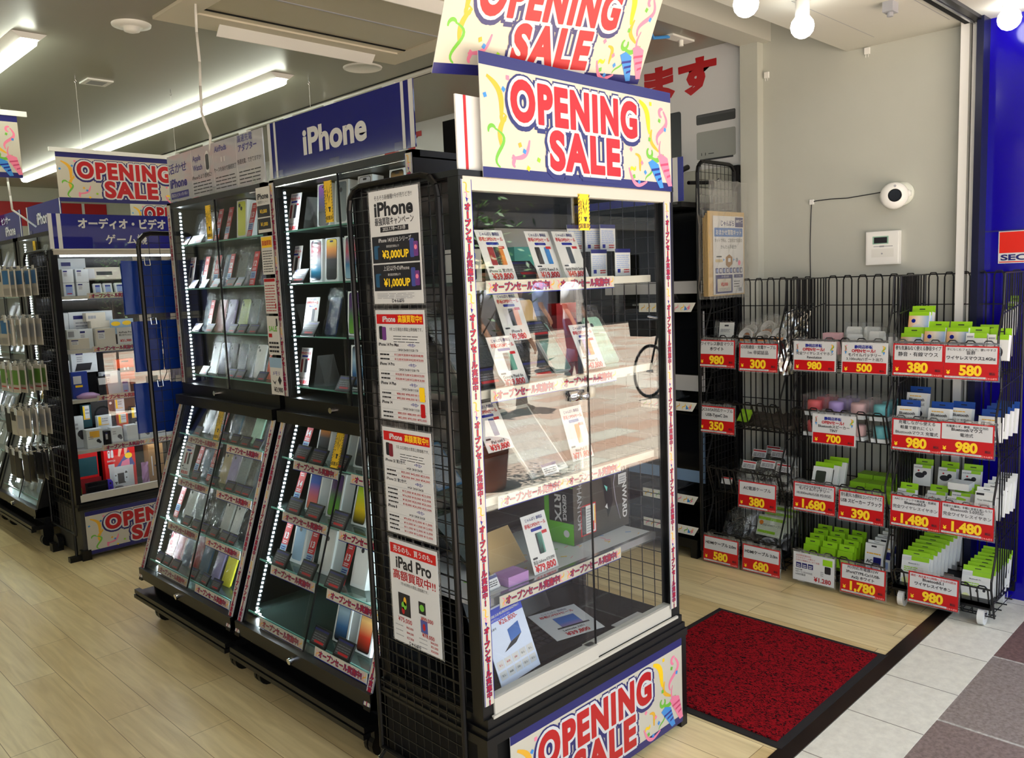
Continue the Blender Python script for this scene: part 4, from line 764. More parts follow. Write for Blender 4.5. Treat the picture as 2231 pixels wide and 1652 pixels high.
ARTS = {'sunset': [(160, 200, 220), (60, 120, 160), (180, 60, 80), (40, 20, 60)], 'sea': [(30, 40, 60), (60, 150, 190), (180, 190, 200), (190, 80, 90), (50, 40, 60)], 'golden': [(34, 38, 42), (40, 44, 50), (60, 58, 60), (240, 150, 50), (250, 225, 60)],
        'violet': [(34, 38, 42), (40, 42, 56), (90, 70, 150), (190, 120, 230)], 'silvery': [(34, 36, 42), (40, 40, 48), (120, 124, 140), (230, 232, 240)], 'blue-orange': [(250, 130, 90), (200, 100, 110), (60, 90, 170), (60, 80, 150)],
        'purple-green': [(120, 180, 60), (90, 150, 60), (90, 60, 110), (70, 40, 100)], 'green-gold': [(40, 34, 10), (230, 200, 20), (190, 210, 40), (110, 170, 30)], 'navy': [(20, 30, 60), (30, 50, 100), (160, 190, 120), (30, 40, 80)],
        'swirl': [(20, 20, 24), (60, 110, 160), (160, 190, 210), (20, 24, 40)], 'flame': [(24, 18, 20), (200, 60, 40), (240, 190, 120), (24, 18, 22)], 'paleblue-back': SL['paleblue'], 'white-back': SL['white'], 'teal-back': SL['grey'], 'lime-back': mt('phone_lemon', (216, 222, 70), .3)}
row('A', 'U', 0, [('card', 2.98), ('stand', 2.86), ('violet', 2.79), ('teal-back', 2.67), ('silvery', 2.52), ('flame', 2.33)])
row('A', 'U', 1, [('card', 3.0), ('sea', 2.87), ('hold', 2.91), ('golden', 2.76), ('sunset', 2.63), ('navy', 2.45)])
row('A', 'U', 2, [('card', 2.9), ('navy', 2.80), ('hold', 2.86), ('stand', 3.0), ('purple-green', 2.63), ('silvery', 2.45)])
row('A', 'U', 3, [('card', 2.98), ('stand', 2.86), ('swirl', 2.63), ('hold', 2.64), ('sea', 2.42)])
row('A', 'L', 0, [('#14', 2.75), ('golden', 2.65), ('violet', 2.53), ('silvery', 2.40), ('hold', 2.70), ('hold', 2.59), ('hold', 2.45)])
row('A', 'L', 1, [('#14', 2.73), ('blue-orange', 2.64), ('purple-green', 2.50), ('green-gold', 2.34), ('hold', 2.67), ('hold', 2.54), ('hold', 2.38)])
row('A', 'L', 2, [('#13', 2.74), ('paleblue-back', 2.66), ('#13', 2.56), ('white-back', 2.48), ('#13', 2.34), ('white-back', 2.27), ('hold', 2.68), ('hold', 2.50), ('hold', 2.33)])
row('A', 'L', 3, [('swirl', 2.30), ('flame', 2.17), ('hold', 2.34), ('hold', 2.2)])
row('B', 'U', 0, [('#12', 3.91), ('slate', 3.84), ('black', 3.76), ('silver', 3.70), ('#14', 3.575), ('#14', 3.48), ('lime-back', 3.37), ('#13', 3.27)])
row('B', 'U', 1, [('card', 3.88), ('slate', 3.80), ('#11', 3.745), ('silver', 3.69), ('#11', 3.63), ('teal', 3.57), ('#12', 3.50), ('grey', 3.43), ('black', 3.35), ('#12', 3.28), ('navy', 3.21)])
row('B', 'U', 2, [('slate', 3.80), ('#11', 3.73), ('pink', 3.67), ('purple', 3.57), ('lime', 3.45), ('grey', 3.36), ('black', 3.26)])
row('B', 'U', 3, [('silver', 3.76), ('navy', 3.67), ('black', 3.59), ('slate', 3.49), ('grey', 3.41), ('white', 3.33), ('orange', 3.22)])
row('B', 'L', 0, [('slate', 3.60), ('white', 3.53), ('#12', 3.43), ('teal', 3.35), ('black', 3.25), ('mint', 3.16), ('navy', 3.06)])
row('B', 'L', 1, [('card', 3.66), ('#11', 3.58), ('teal', 3.52), ('#11', 3.44), ('gold', 3.35), ('purple', 3.28), ('grey', 3.20), ('black', 3.12), ('slate', 3.06)])
row('B', 'L', 2, [('#12', 3.66), ('silver', 3.59), ('grey', 3.50), ('black', 3.41), ('slate', 3.33), ('silver', 3.24), ('white', 3.15), ('black', 3.08)])
row('B', 'L', 3, [('red', 3.68), ('red', 3.59), ('navy', 3.50), ('red', 3.42), ('teal', 3.33), ('purple', 3.22), ('yellow', 3.12)])
for ci, (y0, nm2) in enumerate(((5.58, 'distant'), (6.50, 'farthest'))):
    for half in 'UL':
        for r in range(4):
            z = (UPZ if half == 'U' else LOZ)[r]; xf = XU+.09 if half == 'U' else shear(z)+.075
            for i in range(5):
                k = random.choice(['slate', 'silver', 'grey', 'teal', 'white']); g = '%s shelf, %s half, %s lit cabinet' % (['top', 'second', 'third', 'bottom'][r], CAB[half], nm2)
                place('ph_'+k+'False', phone(SL[k]), (xf, y0+.14+i*.15, z+.002), WEST+random.uniform(-.1, .1), .35, '%s bagged phone from the right, %s' % (ORD[i], g), 'bagged phones, '+g)
# ================================================================ GAME CONSOLE CASE
ac = thing('display_case', 'lit glass case full of earphone boxes and game consoles under the katakana sign', 'display case', (1.95, 5.34, 0))
put('base', MB().box(1.515, 2.40, 5.145, 5.55, .02, .30, mt('base_grey', (64, 62, 58), .5)).box(1.50, 2.41, 5.125, 5.55, .30, .318, BLK).box(1.508, 2.41, 5.13, 5.55, .318, .336, BLK), ac)
put('caster', MB().box(1.50, 1.55, 5.125, 5.18, 0, .06, BLK), ac); put('caster', MB().rod((1.47, 5.5, .05), (1.5, 5.5, .05), .05, BLK, 12).box(1.44, 1.50, 5.47, 5.53, 0, .05, BLK), ac)
put('post', MB().box(1.50, 1.535, 5.14, 5.175, .336, 1.79, BLK), ac); put('post', MB().box(2.375, 2.41, 5.14, 5.175, .336, 1.79, BLK), ac); put('post', MB().box(1.50, 1.53, 5.50, 5.54, .336, 1.79, BLK), ac)
put('front_rail', MB().box(1.525, 2.38, 5.135, 5.16, .345, .385, CASEB), ac); put('front_rail', MB().box(1.515, 2.39, 5.135, 5.16, 1.772, 1.795, CASEB), ac)
put('back_panel', MB().box(1.53, 2.38, 5.52, 5.53, .336, 1.79, BPAN).box(1.53, 2.38, 5.17, 5.52, .336, .35, BLKM).box(1.5, 2.41, 5.14, 5.54, 1.79, 1.80, BLK), ac)
put('glass_door', MB().box(1.535, 2.375, 5.142, 5.146, .385, 1.772, GLASS), ac)
for i, z in enumerate((1.538, 1.227, .938, .64)):
    put('shelf', MB().box(1.535, 2.375, 5.19, 5.50, z-.008, z, PAPER).box(1.53, 2.38, 5.18, 5.19, z-.02, z, CASEB), ac)
    o = strip(ac, (1.68-.0*i, 5.168, z-.022), 2, .53)
put('case_lamp', MB().box(1.56, 2.36, 5.17, 5.185, 1.762, 1.772, mt('case_lamp_glow', (240, 246, 255), em=9)), ac)
for z in (1.512, 1.203, .914, .616): put('case_lamp', MB().box(1.56, 2.36, 5.20, 5.215, z+.004, z+.010, mt('case_lamp_glow')), ac)
b = MB().box(1.50, 2.38, 5.128, 5.133, 1.805, 2.0, mt('katakana_sign_blue', (42, 44, 128), .03, spec=.8))
for a in (1.50, 1.545): b.rect(a, a+.022, 1.805, 2.0, 5.1272, PAPER)
b.text('オーディオ・ビデオ', 1.655, 1.925, .062, PAPER, .50, al='l', y=5.127, bold=.04, fit=True).text('ゲーム機', 1.80, 1.835, .062, PAPER, .235, al='l', y=5.127, bold=.04, fit=True).box(1.51, 2.38, 5.12, 5.14, 1.795, 1.805, CASEB)
solo('case_sign', b, 'violet blue sign with white katakana lettering and two white stripes at its left', 'sign', (1.94, 5.13, 1.8))
mesh_panel('side_grid', 1.505, 5.18, 5.50, .34, 1.78, ac, rnd=.01, frame=.003)
sale_banner('sale banner on the base of the game console case', (1.535, 5.13, .03)).scale = (1.03, 1, .85)
def sticker(b, w, h, big=0):
    b.rect(-w*.4, -w*.05, h*.45, h*.9, -.0006, PAPER).rect(-w*.4, -w*.05, h*.8, h*.9, -.001, NAVY).bars(-w*.36, -w*.1, h*.5, h*.76, 3, GREY, y=-.001)
def sticker2(b, w, h): b.rect(-w*.3, w*.3, h*.1, h*.85, -.0006, mt('pale_print')).rect(-w*.3, w*.3, h*.72, h*.85, -.001, ROYAL).bars(-w*.2, w*.2, h*.15, h*.3, 1, RED, y=-.001)
def yst(b, w, h): b.rect(-w*.45, w*.3, h*.35, h*.98, -.0006, PAPER).rect(-w*.45, -w*.25, h*.4, h*.95, -.001, YEL).bars(-w*.2, w*.25, h*.6, h*.9, 2, GREY, y=-.001).rect(-w*.45, w*.3, h*.36, h*.40, -.001, OCH)
def buds(b, w, h): b.disc(w*.2, h*.45, h*.12, -.0006, INK).disc(w*.3, h*.35, h*.09, -.0007, INK).bars(-w*.4, -w*.1, h*.6, h*.85, 2, GREY)
IV = mt('ivory_carton', (205, 198, 182), .5); CW = mt('case_white', (214, 220, 222), .5)
def grp(n): return 'goods on the %s shelf of the console case' % n
def ai(x0, x1, z0, z1, y, d, m, art, name, lab, shelf, lean=0):
    n = ['top', 'second', 'third', 'fourth', 'bottom'][shelf]
    return box_item(name, lab+', '+n+' shelf, console case', 'box' if 'box' in name or 'carton' in name else name.replace('_', ' '), ((x0+x1)/2, y, z0), x1-x0, d, z1-z0, m, art, 0, lean, grp(n))
ai(1.60, 1.75, 1.539, 1.76, 5.36, .08, CW, lambda b, w, h: sticker(b, w, h*1), 'large_carton', 'tall white carton at the left back', 0)
for i, (a, c, z) in enumerate(((1.58, 1.64, 1.539), (1.652, 1.722, 1.539), (1.58, 1.64, 1.617), (1.652, 1.722, 1.617))): ai(a, c, z, z+.076, 5.24, .1, CW, sticker2 if i == 0 else sticker, 'small_box', 'small white labelled box, %s,' % ['lower left of four', 'lower right of four', 'upper left of four', 'upper right of four'][i], 0)
ai(1.73, 1.93, 1.632, 1.705, 5.30, .03, IV, lambda b, w, h: b.rect(-w*.2, w*.25, h*.35, h*.65, -.0006, INK).rect(-w*.45, -w*.25, h*.1, h*.9, -.0006, PAPER), 'keyboard_box', 'ivory box with a long black window', 0, .2)
for i, (a, c) in enumerate(((1.74, 1.785), (1.795, 1.845), (1.86, 1.915))): ai(a, c, 1.539, 1.608, 5.22, .02, CW, sticker2, 'spec_card', '%s white card with blue stripes' % ORD[i], 0, .2)
ai(1.93, 1.99, 1.64, 1.72, 5.3, .04, BLK, sticker2, 'black_box', 'black box with white label behind the blue bags', 0); ai(1.93, 1.98, 1.539, 1.62, 5.24, .04, IV, None, 'ivory_box', 'ivory box behind the lower edge of the blue bag', 0)
ai(1.58, 1.625, 1.228, 1.44, 5.36, .1, CW, None, 'white_carton', 'narrow white carton standing at the left back', 1); ai(1.63, 1.88, 1.228, 1.443, 5.37, .1, CW, sticker, 'white_carton', 'widest white carton at the back', 1)
ai(1.705, 1.815, 1.385, 1.435, 5.30, .06, IV, lambda b, w, h: b.bars(-w*.4, w*.05, h*.3, h*.7, 1, GREY, y=-.0006, fill=.9), 'ivory_box', 'upper flat ivory box', 1); ai(1.725, 1.83, 1.342, 1.385, 5.29, .06, IV, None, 'ivory_box', 'lower flat ivory box', 1)
ai(1.572, 1.637, 1.29, 1.345, 5.24, .07, CW, lambda b, w, h: b.rect(-w*.4, w*.1, h*.2, h*.8, -.0006, GREY), 'small_box', 'small box with grey picture', 1); ai(1.642, 1.72, 1.228, 1.343, 5.26, .06, CW, sticker, 'white_box', 'mid-sized white box', 1)
ai(1.572, 1.68, 1.228, 1.29, 5.21, .07, IV, sticker, 'flat_box', 'flat ivory box at the front left', 1); ai(1.727, 1.838, 1.228, 1.34, 5.23, .07, IV, sticker, 'ivory_box', 'square ivory box with a price label', 1)
ai(1.838, 1.93, 1.24, 1.34, 5.20, .002, PAPER, lambda b, w, h: b.text('AirPods Pro', 0, h*.66, .015, INK, w*.85, bold=.03).text('第2世代/2022', 0, h*.5, .013, INK, w*.85, bold=.03).text('¥31,980', 0, h*.14, .02, RED, w*.85, bold=.04), 'price_card', 'white price card reading 31,980', 1)
ai(1.83, 1.96, 1.30, 1.39, 5.26, .02, mt('phone_paleblue'), lambda b, w, h: b.disc(-w*.3, h*.7, h*.15, -.0006, YEL, sx=2).disc(w*.2, h*.72, h*.15, -.0006, YEL, sx=2), 'gift_card', 'blue and yellow printed card', 1)
ai(1.574, 1.60, .939, 1.16, 5.34, .06, CW, None, 'white_box', 'narrow white box at the left back', 2); ai(1.612, 1.755, 1.08, 1.215, 5.34, .05, CW, lambda b, w, h: (sticker(b, w*.8, h), b.poly([(-w*.4, h*.1), (w*.2, h*.1), (w*.3, h*.42), (-w*.3, h*.42)], -.0006, INK)), 'console_box', 'white box showing a dark slab', 2)
ai(1.612, 1.75, .939, 1.078, 5.36, .05, BLKM, None, 'black_box', 'black box under the slab box', 2); ai(1.765, 1.85, 1.06, 1.19, 5.35, .05, BLKM, None, 'black_box', 'tall black box in the middle', 2); ai(1.765, 1.85, .939, 1.058, 5.37, .05, BLKM, None, 'black_box', 'dark box under the tall black one', 2)
ai(1.86, 1.965, .96, 1.14, 5.33, .06, mt('orange_box', (226, 76, 20), .4), lambda b, w, h: b.rect(-w*.2, w*.2, h*.9, h*.95, -.0006, INK).rect(-w*.45, w*.48, h*.56, h*.70, -.0006, INK).rect(-w*.1, 0, h*.62, h*.72, -.001, PAPER).rect(w*.1, w*.2, h*.62, h*.72, -.001, PAPER), 'orange_box', 'bright orange box with a black band', 2)
ai(1.572, 1.66, .94, 1.095, 5.24, .04, mt('blue_box', (24, 56, 150), .4), lambda b, w, h: b.rect(-w*.4, w*.1, h*.55, h*.85, -.0006, PAPER).rect(-w*.3, w*.15, h*.42, h*.5, -.0006, YEL), 'blue_box', 'blue box with white and yellow labels', 2)
ai(1.752, 1.862, .94, 1.075, 5.28, .05, CW, sticker, 'white_box', 'white box behind the black easel', 2); ai(1.712, 1.765, .945, 1.06, 5.22, .01, BLK, lambda b, w, h: b.rect(-w*.4, w*.4, h*.55, h*.9, -.0006, PAPER), 'price_holder', 'black easel with a white label', 2, .2)
ai(1.832, 1.885, .941, 1.03, 5.2, .002, PAPER, sticker2, 'price_card', 'blue-lettered white card', 2, .1); ai(1.897, 1.96, .941, 1.02, 5.22, .05, BLK, None, 'gadget_box', 'small black gadget box', 2)
solo('zip_pouch', MB().lathe([(.0, 0), (.06, .0), (.065, .015), (.03, .03), (0, .033)], (0, 0, 0), mt('pink_film', (190, 150, 190), .2), 14), 'pinkish clear pouch with dark cable, third shelf, console case', 'pouch', None, grp('third'), True).location = (1.65, 5.23, .939)
BX = [(1.57, 1.622, .641, .83, 5.27, .04, CW, buds, 'earphone_box', 'white earphone box with yellow top', 0), (1.642, 1.69, .75, .885, 5.33, .04, mt('teal_box', (20, 72, 82), .4), yst, 'teal_box', 'teal box with yellow label', 0), (1.642, 1.69, .641, .749, 5.36, .04, BLKM, None, 'black_box', 'black box beneath the teal one', 0),
      (1.70, 1.83, .76, .895, 5.36, .05, mt('camera_box', (38, 38, 40), .4), lambda b, w, h: b.disc(0, h*.4, h*.38, -.0006, BLKM).disc(0, h*.4, h*.3, -.0009, INK).disc(w*.38, h*.85, h*.06, -.0006, PAPER), 'camera_box', 'dark box with a big round lens picture', 0), (1.70, 1.83, .641, .758, 5.38, .05, BLKM, None, 'black_box', 'black box beneath the lens picture', 0),
      (1.705, 1.785, .725, .815, 5.28, .04, CW, yst, 'earphone_box', 'white box with yellow stripe under the lens picture', 0), (1.705, 1.785, .641, .723, 5.30, .04, CW, None, 'white_box', 'plain white box in the middle', 0), (1.825, 1.882, .72, .812, 5.28, .04, mt('orange_box'), yst, 'orange_box', 'orange-topped box with yellow stripe', 0), (1.825, 1.882, .641, .718, 5.30, .04, BLKM, None, 'black_box', 'black box under the orange-topped one', 0),
      (1.845, 1.90, .80, .895, 5.37, .04, CW, yst, 'white_box', 'upper right white box with yellow label', 0), (1.91, 1.985, .735, .84, 5.3, .04, BLK, yst, 'black_box', 'black box with white and yellow label at the right', 0), (1.845, 1.985, .641, .732, 5.38, .05, BLKM, None, 'black_box', 'long black box at the right back', 0),
      (1.61, 1.70, .641, .752, 5.2, .06, CW, lambda b, w, h: (buds(b, w, h*.8), b.rect(-w*.3, w*.3, h*.55, h*.9, -.0006, OCH)), 'earphone_box', 'front white box with orange and gold sticker', 0), (1.712, 1.745, .641, .73, 5.2, .05, BLK, sticker, 'black_box', 'front black box', 0), (1.75, 1.815, .641, .745, 5.2, .06, CW, buds, 'earphone_box', 'front white box with two dark earbuds', 0),
      (1.84, 1.905, .641, .745, 5.2, .06, CW, None, 'earphone_box', 'second front white box from the right', 0), (1.915, 1.975, .641, .752, 5.2, .06, CW, buds, 'earphone_box', 'rightmost front white box', 0)]
for x0, x1, z0, z1, y, d, m, art, n, lab, _ in BX: ai(x0, x1, z0, z1, y, d, m, art, n, lab, 3)
def swbox(b, w, h):
    Y = -.0006; b.rrect(-w*.38, -w*.30, h*.72, h*.9, .006, Y, PAPER).rrect(-w*.28, -w*.20, h*.72, h*.9, .006, Y, PAPER).disc(-w*.345, h*.85, .004, Y*2, RED).text('SWITCH', -w*.29, h*.63, .016, PAPER, w*.25, y=Y, fit=True, bold=.03)
    b.poly([(-w*.1, h*.52), (w*.3, h*.86), (w*.46, h*.5), (w*.4, h*.45), (-w*.3, h*.45)], Y, mt('phone_indigo')).disc(w*.28, h*.72, w*.1, Y*2, YEL, sx=1.2).poly([(w*.06, h*.6), (w*.3, h*.66), (w*.3, h*.48), (.0, h*.5)], Y*2, PINK).poly([(-.0, h*.99), (w*.14, h*.99), (w*.0, h*.72), (-w*.06, h*.74)], Y, mt('skin_print', (226, 176, 150), .4)).poly([(w*.16, h*.99), (w*.3, h*.99), (w*.22, h*.76), (w*.15, h*.76)], Y, mt('skin_print'))
    b.rect(-w*.38, w*.4, .004, h*.5, Y*3, PAPER).rrect(-w*.16, w*.12, h*.1, h*.34, .004, Y*4, INK).rrect(-w*.26, -w*.13, h*.06, h*.36, .008, Y*5, CW).rrect(w*.08, w*.22, h*.12, h*.42, .008, Y*5, CW)
    for px, pz in ((-.19, .3), (-.21, .14), (-.17, .14), (-.19, .11), (.15, .36), (.13, .34), (.17, .34), (.15, .22)): b.disc(w*px, h*pz, .0045, Y*6, INK, 8)
    b.rect(-w*.4, -w*.2, h*.5, h*.58, Y*6, PAPER)
ai(1.727, 1.91, .352, .62, 5.30, .05, mt('console_red', (214, 20, 24), .35), swbox, 'console_box', 'big red game console box with a white handheld pictured', 4)
ai(1.57, 1.70, .44, .60, 5.33, .05, mt('console_red'), lambda b, w, h: b.rect(-w*.45, w*.45, h*.1, h*.8, -.0006, mt('teal_box')), 'console_box', 'dark red boxed handheld console at the left', 4)
ai(1.57, 1.71, .352, .438, 5.33, .05, mt('dim_red2', (150, 30, 34), .5), None, 'console_box', 'flat red box under the handheld box', 4)
t = thing('handheld_console', 'black handheld game console with one purple controller on the bottom shelf', 'game console', (1.65, 5.24, .352), grp('bottom'))
put('screen', MB().box(1.59, 1.715, 5.24, 5.252, .352, .43, BLK).box(1.60, 1.705, 5.2392, 5.24, .36, .422, mt('screen_off')), t)
put('controller', MB().prism([(1.715, .352), (1.735, .355), (1.745, .37), (1.745, .412), (1.735, .427), (1.715, .43)], 'y', 5.24, 5.256, mt('joy_purple', (70, 50, 190), .4)).disc(1.729, .405, .006, 5.239, INK).disc(1.729, .38, .004, 5.239, INK), t, label='purple controller')
solo('game_controller', MB().prism([(-.012, 0), (.006, 0), (.012, .012), (.012, .062), (.006, .074), (-.012, .074)], 'y', 0, .016, mt('joy_neon', (190, 235, 30), .4)).disc(0, .05, .007, -.001, INK).disc(-.004, .025, .003, -.001, INK).disc(.004, .02, .003, -.001, INK).disc(0, .014, .003, -.001, INK), 'neon yellow game controller standing at the corner of the console case', 'game controller').location = (1.548, 5.22, .351)
ai(1.97, 2.06, .352, .60, 5.24, .08, mt('cardboard', (150, 112, 66), .8), lambda b, w, h: b.disc(-.01, h*.45, .006, -.0006, INK).disc(.015, h*.45, .006, -.0006, INK).rect(-w*.35, -w*.28, h*.2, h*.7, -.0006, PAPER), 'cardboard_box', 'brown cardboard box at the right end', 4)
solo('game_controller', MB().lathe([(0, 0), (.03, 0), (.034, .014), (.02, .03), (0, .032)], (0, 0, 0), BLK, 14), 'round black controller before the red console box', 'game controller', None, None, True).location = (1.77, 5.21, .352)
solo('zip_pouch', MB().sheet(.05, .14, 4, 6, .006, mt('violet_film', (176, 130, 180), .2)), 'purple crinkled pouch right of the red console box', 'pouch').location = (1.95, 5.26, .352)
# accessory packs on hooks at the left side of the console case
hp = thing('wire_grid_panel', 'grid panel with rows of hooked accessory packs at the left side of the console case', 'grid panel', (1.48, 5.3, 0))
mesh_panel('grid', 1.482, 5.14, 5.58, .16, 1.80, hp, p=.05); put('foot', MB().box(1.44, 1.50, 5.15, 5.19, 0, .03, BLK).rod((1.482, 5.17, .02), (1.482, 5.17, .16), .009, BLK, 8), hp)
PK = {'blue': [(mt('pk_blue', (40, 110, 170), .4), .45, .95), (mt('pk_grey', (150, 146, 140), .4), .05, .3)], 'green': [(mt('pk_green', (90, 140, 40), .4), .3, .85), (mt('pk_red', (180, 40, 40), .4), .14, .2)], 'clear': [(GREY, .3, .8)], 'white': [(INK, .55, .9)], 'dark': [(INK, .03, .97)]}
def pack(kind, w=.075, h=.14):
    def mk():
        b = MB().box(-w/2, w/2, 0, .006, 0, h, mt('pk_film_'+('dark' if kind == 'dark' else 'light'), (44, 44, 46) if kind == 'dark' else (196, 190, 178), .25))
        for m, a, c in PK[kind]: b.rect(-w*.42, w*.42, h*a, h*c, -.0006, m)
        b.box(-.018, .018, 0, .002, h, h+.02, mt('pk_tab', (200, 196, 186), .35)); return local('hanging_pack', b, '', 'accessory pack')
    return mk
for ri, (z, ks, h) in enumerate(((1.55, ('clear', 'white', 'blue'), .15), (1.275, ('blue', 'blue', 'clear'), .15), (1.01, ('green', 'green', 'green'), .15), (.76, ('dark', 'white', 'clear'), .145), (.50, ('dark', 'dark', 'dark'), .16))):
    for hi, (kk, y) in enumerate(zip(ks, (5.52, 5.39, 5.25))):
        solo('display_hook', MB().tube([(0, 0, 0), (-.20, 0, -.005), (-.21, 0, .012)], .0025, CHROME, 6).box(-.212, -.208, -.02, .02, -.03, .01, CW), 'chrome hook, %s in the %s row of the accessory panel' % (['far', 'middle', 'near'][hi], ORD[ri]), 'hook', None, 'hooks of the accessory panel').location = (1.478, y, z+h+.013)
        for j in range(5):
            place('pk%s%d' % (kk, ri == 4), pack(kk, .085, h), (1.29+.035*j+random.uniform(-.004, .004), y+random.uniform(-.006, .006), z+random.uniform(-.004, .002)), WEST+random.uniform(-.15, .15), 0,
                  'hooked accessory pack in the %s row, %s hook, of the accessory panel' % (ORD[ri], ['far', 'middle', 'near'][hi]), 'accessory packs, %s row, %s hook' % (ORD[ri], ['far', 'middle', 'near'][hi]))
# blue bags on a grid panel at the end of the grey-signed cabinet
bp = thing('wire_grid_panel', 'round-cornered black grid panel hung with blue bags at the end of the grey-signed cabinet', 'grid panel', (1.8, 4.0, 0))
mesh_panel('grid', 4.0, 1.545, 2.10, .12, 1.815, bp, axis='x', p=.05, frame=.011); put('foot', MB().box(1.54, 1.58, 3.96, 4.04, 0, .12, BLK), bp)
BB = mt('blue_film', (8, 46, 130), .28, spec=.5)
for i, (x, z, w) in enumerate(((1.565, 1.50, .17), (1.70, 1.50, .2), (1.57, 1.225, .13), (1.72, 1.225, .15), (1.575, .93, .17), (1.72, .92, .2))):
    q = MB().sheet(w, .25 if i < 2 else .24, 6, 8, .0028, BB, y=-.006); q.sheet(w, .24, 2, 3, .001, BB, y=.008)
    o = solo('blue_bag', q, '%s blue plastic bag in the %s row on the grid panel' % (['left', 'right'][i % 2], ['top', 'middle', 'bottom'][i//2]), 'bag', None, 'blue plastic bags on the grid panel', True); o.location = (x, 4.055, z-.06)
    q = MB().tube([(0, -.06, 0), (0, .03, 0)], .0025, CHROME, 6).tube([(-.012, -.065, .0), (-.012, -.07, -.03), (.012, -.07, -.03), (.012, -.065, 0)], .002, CHROME, 6).box(-.028, .028, .028, .031, -.03, .015, mt('pk_tab', (200, 196, 186), .35))
    solo('display_hook', q, 'hook holding the %s blue bag of the %s row' % (['left', 'right'][i % 2], ['top', 'middle', 'bottom'][i//2]), 'hook', None, 'hooks of the blue bags').location = (x, 4.03, z+.195)
# ================================================================ FLOOR MAT, WALL FITTINGS
b = MB().box(0, .87, 0, .75, 0, .005, mt('mat_rubber', (24, 22, 22), .8)).box(.03, .84, .03, .72, .004, .011, MATR)
solo('door_mat', b, 'red and black entrance mat with black rubber edge on the wood floor', 'mat').location = (2.337, 1.205, 0)
TPLM = bpy.data.objects['door_mat']; TPLM.rotation_euler = (0, 0, 0)
def onwall(name, mb, lab, cat, y, z, smooth=False, x=4.149):
    o = solo(name, mb, lab, cat, None, None, smooth); o.location = (x, y, z); o.rotation_euler = (0, 0, WEST); return o
t = thing('wall_camera', 'round white security camera with black lens on the beige wall', 'camera', (4.15, 1.54, 1.855))
q = MB(); q.M = Matrix.Translation((4.15, 1.52, 1.86))@Matrix.Rotation(-PI/2, 4, 'Y'); q.lathe([(0.001, 0), (.055, 0), (.055, .012), (.03, .016), (.0, .016)], (0, 0, 0), mt('pale_cover', (222, 226, 214), .4), 24); q.M = None; q.box(4.11, 4.15, 1.475, 1.51, 1.845, 1.87, WHT); put('mount', q, t, True)
q = MB(); q.M = Matrix.Translation((4.13, 1.553, 1.85))@Matrix.Rotation(-1.1, 4, 'Z')@Matrix.Rotation(-PI/2, 4, 'Y'); q.M = Matrix.Translation((4.125, 1.553, 1.85))@Matrix.Rotation(.45, 4, 'Z')@Matrix.Rotation(-PI/2, 4, 'Y')
q.lathe([(.0, 0), (.05, 0), (.062, .02), (.062, .045), (.056, .06), (.03, .066)], (0, 0, 0), WHT, 28); put('body', q, t, True)
q2 = MB(); q2.M = q.M; q2.lathe([(.028, .0665), (.026, .068), (0, .068)], (0, 0, 0), mt('lens_black', (8, 8, 10), .1), 20).lathe([(.006, .0665), (0, .067)], (.043, -.0, 0), GREY, 10); put('lens', q2, t)
solo('camera_cable', MB().tube([(4.147, 1.60, 1.878), (4.146, 1.68, 1.872), (4.146, 1.78, 1.865), (4.146, 1.87, 1.868), (4.146, 1.945, 1.866), (4.147, 1.967, 1.86), (4.147, 1.97, 1.8), (4.147, 1.974, 1.65), (4.147, 1.972, 1.5), (4.147, 1.974, 1.3)], .0022, INK, 6).box(4.14, 4.15, 1.955, 1.975, 1.85, 1.875, WHT), 'thin dark cable stapled along the beige wall from the round camera', 'cable')
b = MB().box(-.078, .078, 0, .028, 0, .158, mt('panel_white', (238, 238, 234), .4)).box(-.072, .074, -.003, 0, .006, .152, mt('panel_white')).rect(-.045, .03, .098, .135, -.0035, mt('lcd_frame', (150, 190, 170), .3)).rect(-.038, .024, .102, .13, -.004, INK).rect(-.04, .05, .085, .088, -.0035, GREY).rect(-.012, .01, .083, .09, -.004, GREY).rect(-.05, .055, .035, .075, -.0035, mt('panel_lid', (228, 228, 222), .4)).disc(0, .052, .004, -.004, GREY)
onwall('alarm_panel', b, 'square white alarm keypad with small dark display on the beige wall', 'alarm panel', 1.60, 1.532, x=4.12)
for y, z, l in ((1.69, 2.53, 'above the alarm keypad'), (2.21, 2.52, 'on the wall corner beside the big wall poster')):
    onwall('wall_clip', MB().box(-.012, .012, 0, .012, 0, .03, WHT).rod((-.006, .004, 0), (-.006, .004, -.014), .002, WHT).rod((.006, .004, 0), (.006, .004, -.014), .002, WHT), 'small white plastic clip high '+l, 'clip', y, z, x=4.136)
b = MB().box(0, .22, 0, .002, 0, .14, PAPER).rect(.004, .216, .045, .136, -.0006, mt('sticker_red', (214, 34, 16), .3)).rect(.004, .216, .004, .008, -.0006, mt('sticker_red')).text('Security', .13, .068, .012, mt('sticker_pink', (240, 120, 100), .3), y=-.001).text('by', .13, .056, .010, mt('sticker_pink'), y=-.001)
b.text('SECOM', .108, .014, .034, NAVY, .196, y=-.001, fit=True, bold=.035)
onwall('security_sticker', b, 'red and white security sticker on the glossy blue wall', 'sticker', 1.105, 1.515, x=4.137)
KR = mt('kana_red', (176, 18, 28), .4)
b = MB().box(-5.6, 0, 0, .006, 0, .65, mt('poster_grey', (205, 206, 208), .4)); Y = -.001
b.text('ます', -.41, .44, .20, KR, .48, y=Y, fit=True, bold=.05, halo=.0025).text('い', -.86, .42, .20, KR, .24, y=Y, fit=True, bold=.05, halo=.0025).text('買い取って', -1.75, .42, .20, KR, 1.3, y=Y, fit=True, bold=.05, halo=.0025).text('ます', -2.96, .44, .20, KR, .48, y=Y, fit=True, bold=.05, halo=.0025)
